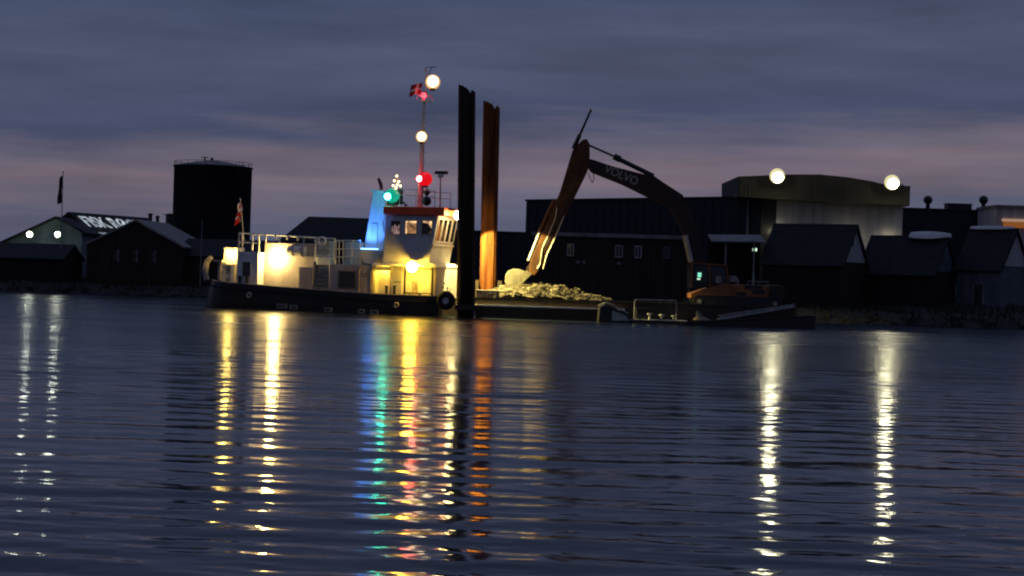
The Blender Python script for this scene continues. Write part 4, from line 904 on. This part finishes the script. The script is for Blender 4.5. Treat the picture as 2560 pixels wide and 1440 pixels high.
# cab
ca, cb, cc, cd = E(1724, 718), E(1816, 718), E(1812, 664), E(1727, 658)
cab = exq(MB().prism([ca, (cb[0], ca[1]), cc, cd], -1.48, -.2), 'cab', 'dark', bevel=.05)
cf = MB(); ya = -1.52
for a, b in ((ca, cd), (cd, cc), (cc, (cb[0], ca[1])), (E(1770, 716), E(1768, 661))): cf.bar((a[0], ya, a[1]), (b[0], ya, b[1]), .1, .12, up=(0, 1, 0))
cf.build('cab_frame', M['orange'], cab)
q = [E(1731, 706), E(1764, 706), E(1764, 667), E(1733, 666)]; MB().prism(q, -1.505, -1.485).build('cab_window', M['glass'], cab)
q = [E(1774, 706), E(1810, 706), E(1808, 669), E(1773, 668)]; MB().prism(q, -1.505, -1.485).build('cab_window', M['glass'], cab)
a = E(1744, 687); MB().box(a[0] - .15, a[0] + .15, -1.56, -1.51, a[1] - .2, a[1] + .18).build('screen', M['screen'], cab)
a = E(1742, 697); MB().box(a[0] - .12, a[0] + .12, -1.56, -1.51, a[1] - .07, a[1] + .05).build('indicator', M['lamp_exit'], cab)
a = E(1790, 698); exq(MB().box(a[0] - .2, a[0] + .25, -1.62, -1.5, a[1] - .3, a[1] + .25), 'mirror', 'galv')
a = E(1830, 694); exq(MB().box(a[0] - .3, a[0] + .3, -1.0, -.4, a[1] - .35, a[1] + .15), 'air_filter', 'galv')
# boom: gooseneck
bm_out = [E(1474, 398), E(1486, 401), E(1530, 416), E(1608, 436), E(1622, 432), E(1660, 458), E(1706, 488), E(1738, 560), E(1762, 650), E(1778, 705), E(1745, 712), E(1728, 640), E(1700, 566), E(1672, 520), E(1612, 490), E(1560, 464), E(1478, 431), E(1466, 415)]
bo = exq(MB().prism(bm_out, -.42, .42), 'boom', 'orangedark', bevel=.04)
p0, p1 = E(1506, 431), E(1588, 466); ang = math.atan2(p1[1] - p0[1], p1[0] - p0[0])
o, xa, xb = text_mesh('VOLVO', 1.0, 'lettering', M['letter'], bo, Matrix.Identity(4), depth=.008, bold=.012)
k = math.hypot(p1[0] - p0[0], p1[1] - p0[1]) / (xb - xa)
o.matrix_local = Matrix.Translation((p0[0], -.44, p0[1] - .12)) @ Matrix.Rotation(-ang, 4, 'Y') @ Matrix.Rotation(math.pi / 2, 4, 'X') @ Matrix.Diagonal((k, .95, 1, 1))
mb = MB(); a, b_, c = E(1470, 362), E(1542, 394), E(1634, 440)
mb.tube((a[0], 0, a[1]), (b_[0], 0, b_[1]), .09, .09, 10); st = exq(mb, 'arm_cylinder', 'dark'); mb = MB(); mb.tube((b_[0] - .1, 0, b_[1]), (c[0], 0, c[1]), .2, .2, 12); mb.tube((b_[0] - .25, 0, b_[1] + .1), (b_[0] + .3, 0, b_[1] - .15), .28, .28, 12); mb.build('barrel', M['dark'], st)
for sy in (-.62, .62):
    mb = MB(); a, b_, c = E(1712, 588), E(1726, 640), E(1738, 700); mb.tube((a[0], sy, a[1]), (b_[0] + .05, sy, b_[1] - .5), .17, .17, 12); cy = exq(mb, 'boom_cylinder', 'chrome'); mb = MB(); mb.tube((b_[0] + .05, sy, b_[1] - .5), (c[0], sy, c[1]), .24, .24, 12); mb.build('barrel', M['orangedark'], cy)
mb = MB(); pts = [E(1470, 432), E(1474, 445), E(1480, 458), E(1484, 450), E(1483, 436), E(1478, 425)]; mb.path([(x, -.5, z) for x, z in pts], .035, 6); exq(mb, 'hydraulic_hose', 'dark')
# stick (dipper)
stk = [E(1456, 350), E(1467, 348), E(1474, 362), E(1474, 405), E(1468, 430), E(1352, 668), E(1335, 690), E(1322, 684), E(1326, 652), E(1400, 480), E(1424, 400), E(1432, 375)]
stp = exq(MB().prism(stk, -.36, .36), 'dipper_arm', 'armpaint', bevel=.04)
for sy in (-.40, .40):
    mb = MB(); a, c = E(1436, 470), E(1345, 655); mb.bar((a[0], sy, a[1]), (c[0], sy, c[1]), .06, .14); mb.build('edge_flange', M['orangedark'], stp)
mb = MB(); a, b_, c = E(1400, 498), E(1362, 580), E(1330, 652)
mb.tube((a[0] - .42, 0, a[1] - .05), (b_[0] - .42, 0, b_[1]), .21, .21, 12); bc = exq(mb, 'bucket_cylinder', 'armpaint'); mb = MB(); mb.tube((b_[0] - .42, 0, b_[1]), (c[0] - .30, 0, c[1]), .12, .12, 10); mb.build('rod', M['chrome'], bc)
mb = MB(); pts = [E(1392, 520), E(1388, 548), E(1372, 585), E(1356, 620), E(1350, 660), E(1343, 672)]; mb.path([(x, -.44, z) for x, z in pts], .05, 6); pts = [E(1410, 540), E(1385, 600), E(1366, 640), E(1358, 672)]; mb.path([(x, -.46, z) for x, z in pts], .06, 6); exq(mb, 'hydraulic_hose', 'chrome')
mb = MB(); a, b_ = E(1478, 274), E(1434, 372); m_ = (a[0] * .35 + b_[0] * .65, a[1] * .35 + b_[1] * .65)
mb.tube((a[0], -.1, a[1]), (m_[0], -.1, m_[1]), .085, .11, 8); mb.tube((m_[0], -.1, m_[1]), (b_[0], -.1, b_[1]), .17, .2, 10); exq(mb, 'raised_cylinder', 'dark')
# link and bucket
mb = MB(); a, b_, c = E(1330, 655), E(1318, 672), E(1330, 690)
for sy in (-.3, .3): mb.bar((a[0], sy, a[1]), (b_[0], sy, b_[1]), .08, .2); mb.bar((b_[0], sy, b_[1]), (c[0], sy, c[1]), .08, .2)
exq(mb, 'bucket_link', 'orangedark')
bk = [E(1264, 686), E(1270, 678), E(1282, 672), E(1298, 673), E(1318, 680), E(1326, 686), E(1284, 721), E(1268, 718), E(1262, 704)]
bkt = exq(MB().prism(bk, -.75, .75), 'bucket', 'bucket', bevel=.08)
q = [E(1318, 679), E(1330, 684), E(1290, 723), E(1282, 719)]; MB().prism(q, -.82, .82).build('lip', M['bucket'], bkt)
for i in range(5): y = -.68 + i * .34; a, b_ = E(1286, 719), E(1277, 729); MB().bar((a[0], y, a[1]), (b_[0], y, b_[1]), .14, .1).build('tooth', M['steel'], bkt)
a = E(1319, 675); MB().prism([(a[0] - .25, a[1] - .25), (a[0] + .3, a[1] - .2), (a[0] + .1, a[1] + .18)], -.3, .3).build('hinge_lug', M['bucket'], bkt)

# ------------------------------------------------------------------ pontoon, wedge and gangway in front of the barge
PY = 145.0
a = P(1578, 808, PY); b = P(1718, 811, PY)
pn = empty('work_pontoon', 'low grey pontoon with bollards and a pipe handrail beside the barge', 'pontoon', (a.x, PY, 0)); wl_ = b.x - a.x
MB().box(0, wl_, 0, 1.9, -.3, .26).build('hull', M['barge'], pn); MB().box(-.02, wl_ + .02, -.02, 1.92, .26, .32).build('deck', M['pontoon'], pn)
for px, hh_ in ((1625, .5), (1655, .45), (1686, .4)):
    x = P(px, 800, PY).x - a.x; mb = MB(); mb.lathe((x, .5, .32), [(.17, 0), (.10, .08), (.10, hh_ - .14), (.24, hh_ - .08), (.22, hh_), (0, hh_ + .02)], 14); mb.build('bollard', M['pontoon'], pn)
mb = MB(); zt = P(1640, 751, PY).z; xs = [P(q, 770, PY).x - a.x for q in (1587, 1692)]
mb.path([(xs[0], .2, .3), (xs[0], .2, zt - .15), (xs[0] + .12, .2, zt), (xs[1] - .12, .2, zt + .04), (xs[1], .2, zt - .12), (xs[1], .2, .3)], .055, 8); mb.build('handrail', M['galv'], pn)
mb = MB(); mb.box(xs[0] + .2, xs[0] + 1.1, .7, 1.6, .32, 1.15); mb.box(xs[0] + .15, xs[0] + 1.2, .65, 1.65, 1.15, 1.22); mb.build('deck_box', M['dark'], pn)
a = P(1500, 803, 145.6); pts = [P(px, py, 145.6) for px, py in ((1494, 806), (1498, 768), (1512, 761), (1530, 766), (1566, 786), (1584, 806))]
wd_ = empty('loading_wedge', 'dark grey wedge-shaped steel float between gravel barge and pontoon', 'float', (a.x, 145.6, 0))
MB().prism([(p.x - a.x, max(p.z, -.3)) for p in pts], -.7, 1.3).build('body', M['dark'], wd_, bevel=.04)
q = [P(px, py, 145.6) for px, py in ((1528, 801), (1530, 776), (1562, 788), (1572, 801))]; MB().prism([(p.x - a.x, p.z) for p in q], -.74, -.69).build('side_plate', M['pontoon'], wd_)
mb = MB(); q = [P(px, py, 145.6) for px, py in ((1494, 766), (1512, 758), (1530, 763), (1570, 785))]; mb.path([(p.x - a.x, -.65, p.z + .05) for p in q], .05, 6); mb.build('edge_pipe', M['pontoon'], wd_)
a = P(1712, 815, PY); pts = [P(px, py, PY) for px, py in ((1700, 818), (1702, 808), (1790, 801), (1900, 797), (2020, 790), (2038, 792), (2040, 820))]
bt = empty('black_lighter', 'black flat-bottomed lighter with a high square bow off the barge end', 'boat', (a.x, PY, 0))
pl_ = [(p.x - a.x, p.z) for p in pts]; pl_[0] = (pl_[0][0], -.4); pl_[-1] = (pl_[-1][0] - .2, -.4)
MB().prism(pl_, -.5, 1.9).build('hull', M['hull'], bt, bevel=.05)
mb = MB(); mb.path([(x, -.52, z + .02) for x, z in pl_[1:6]], .05, 6); mb.build('gunwale', M['dark'], bt)
c = P(1757, 790, PY + .8); mb = MB(); vs = []
for j, (rr, zz) in enumerate(((.72, 0), (.55, .16), (.30, .28), (.18, .52), (.07, .72))):
    for i in range(12): t = 6.2832 * i / 12; vs.append((rr * math.cos(t) * R.uniform(.85, 1.15) - .12 * j, rr * .6 * math.sin(t), zz))
mb.add(vs, [(j * 12 + i, j * 12 + (i + 1) % 12, (j + 1) * 12 + (i + 1) % 12, (j + 1) * 12 + i) for j in range(4) for i in range(12)] + [tuple(range(48, 60))], True)
zg = pl_[2][1] - .02
o = mb.build('tarp_bundle', M['bucket'], None, (c.x, PY + .8, zg)); tag(o, 'small tan peaked bundle lying on the black lighter', 'bundle')
a = P(1795, 798, PY + 1.2); b = P(1985, 766, PY + 1.2)
gw = empty('gangway', 'grey lattice gangway sloping up over the black lighter', 'gangway', (a.x, PY + 1.2, a.z)); dv = Vector((b.x - a.x, 0, b.z - a.z))
for sy in (-.4, .4):
    mb = MB(); mb.bar((0, sy, 0), dv + Vector((0, sy, 0)), .08, .14); mb.bar((0, sy, .3), dv + Vector((0, sy, .12)), .05, .06)
    for i in range(12): p = dv * (i / 12) + Vector((0, sy, 0)); q_ = dv * ((i + 1) / 12) + Vector((0, sy, .22)); mb.bar(p, q_, .04, .04)
    mb.build('side_truss', M['pontoon'], gw)
for i in range(16): p = dv * ((i + .5) / 16); MB().bar(p - Vector((.14, 0, 0)), p + Vector((.14, 0, .0)), .76, .04).build('tread', M['pontoon'], gw)

# aim the forward floodlight's beam over the barge
bpy.context.view_layer.update()
src = ship.matrix_world @ fl.matrix_local @ FLOOD_AIM.location
tgt = P(1300, 690, 151.0)
dr_ = (tgt - src); hz = Vector((dr_.x, dr_.y, 0)).normalized(); dr_ = hz * math.cos(math.radians(54)) + Vector((0, 0, -math.sin(math.radians(54))))
q_ = dr_.to_track_quat('-Z', 'Y'); FLOOD_AIM.rotation_euler = (ship.matrix_world.to_3x3().inverted() @ q_.to_matrix()).to_euler()
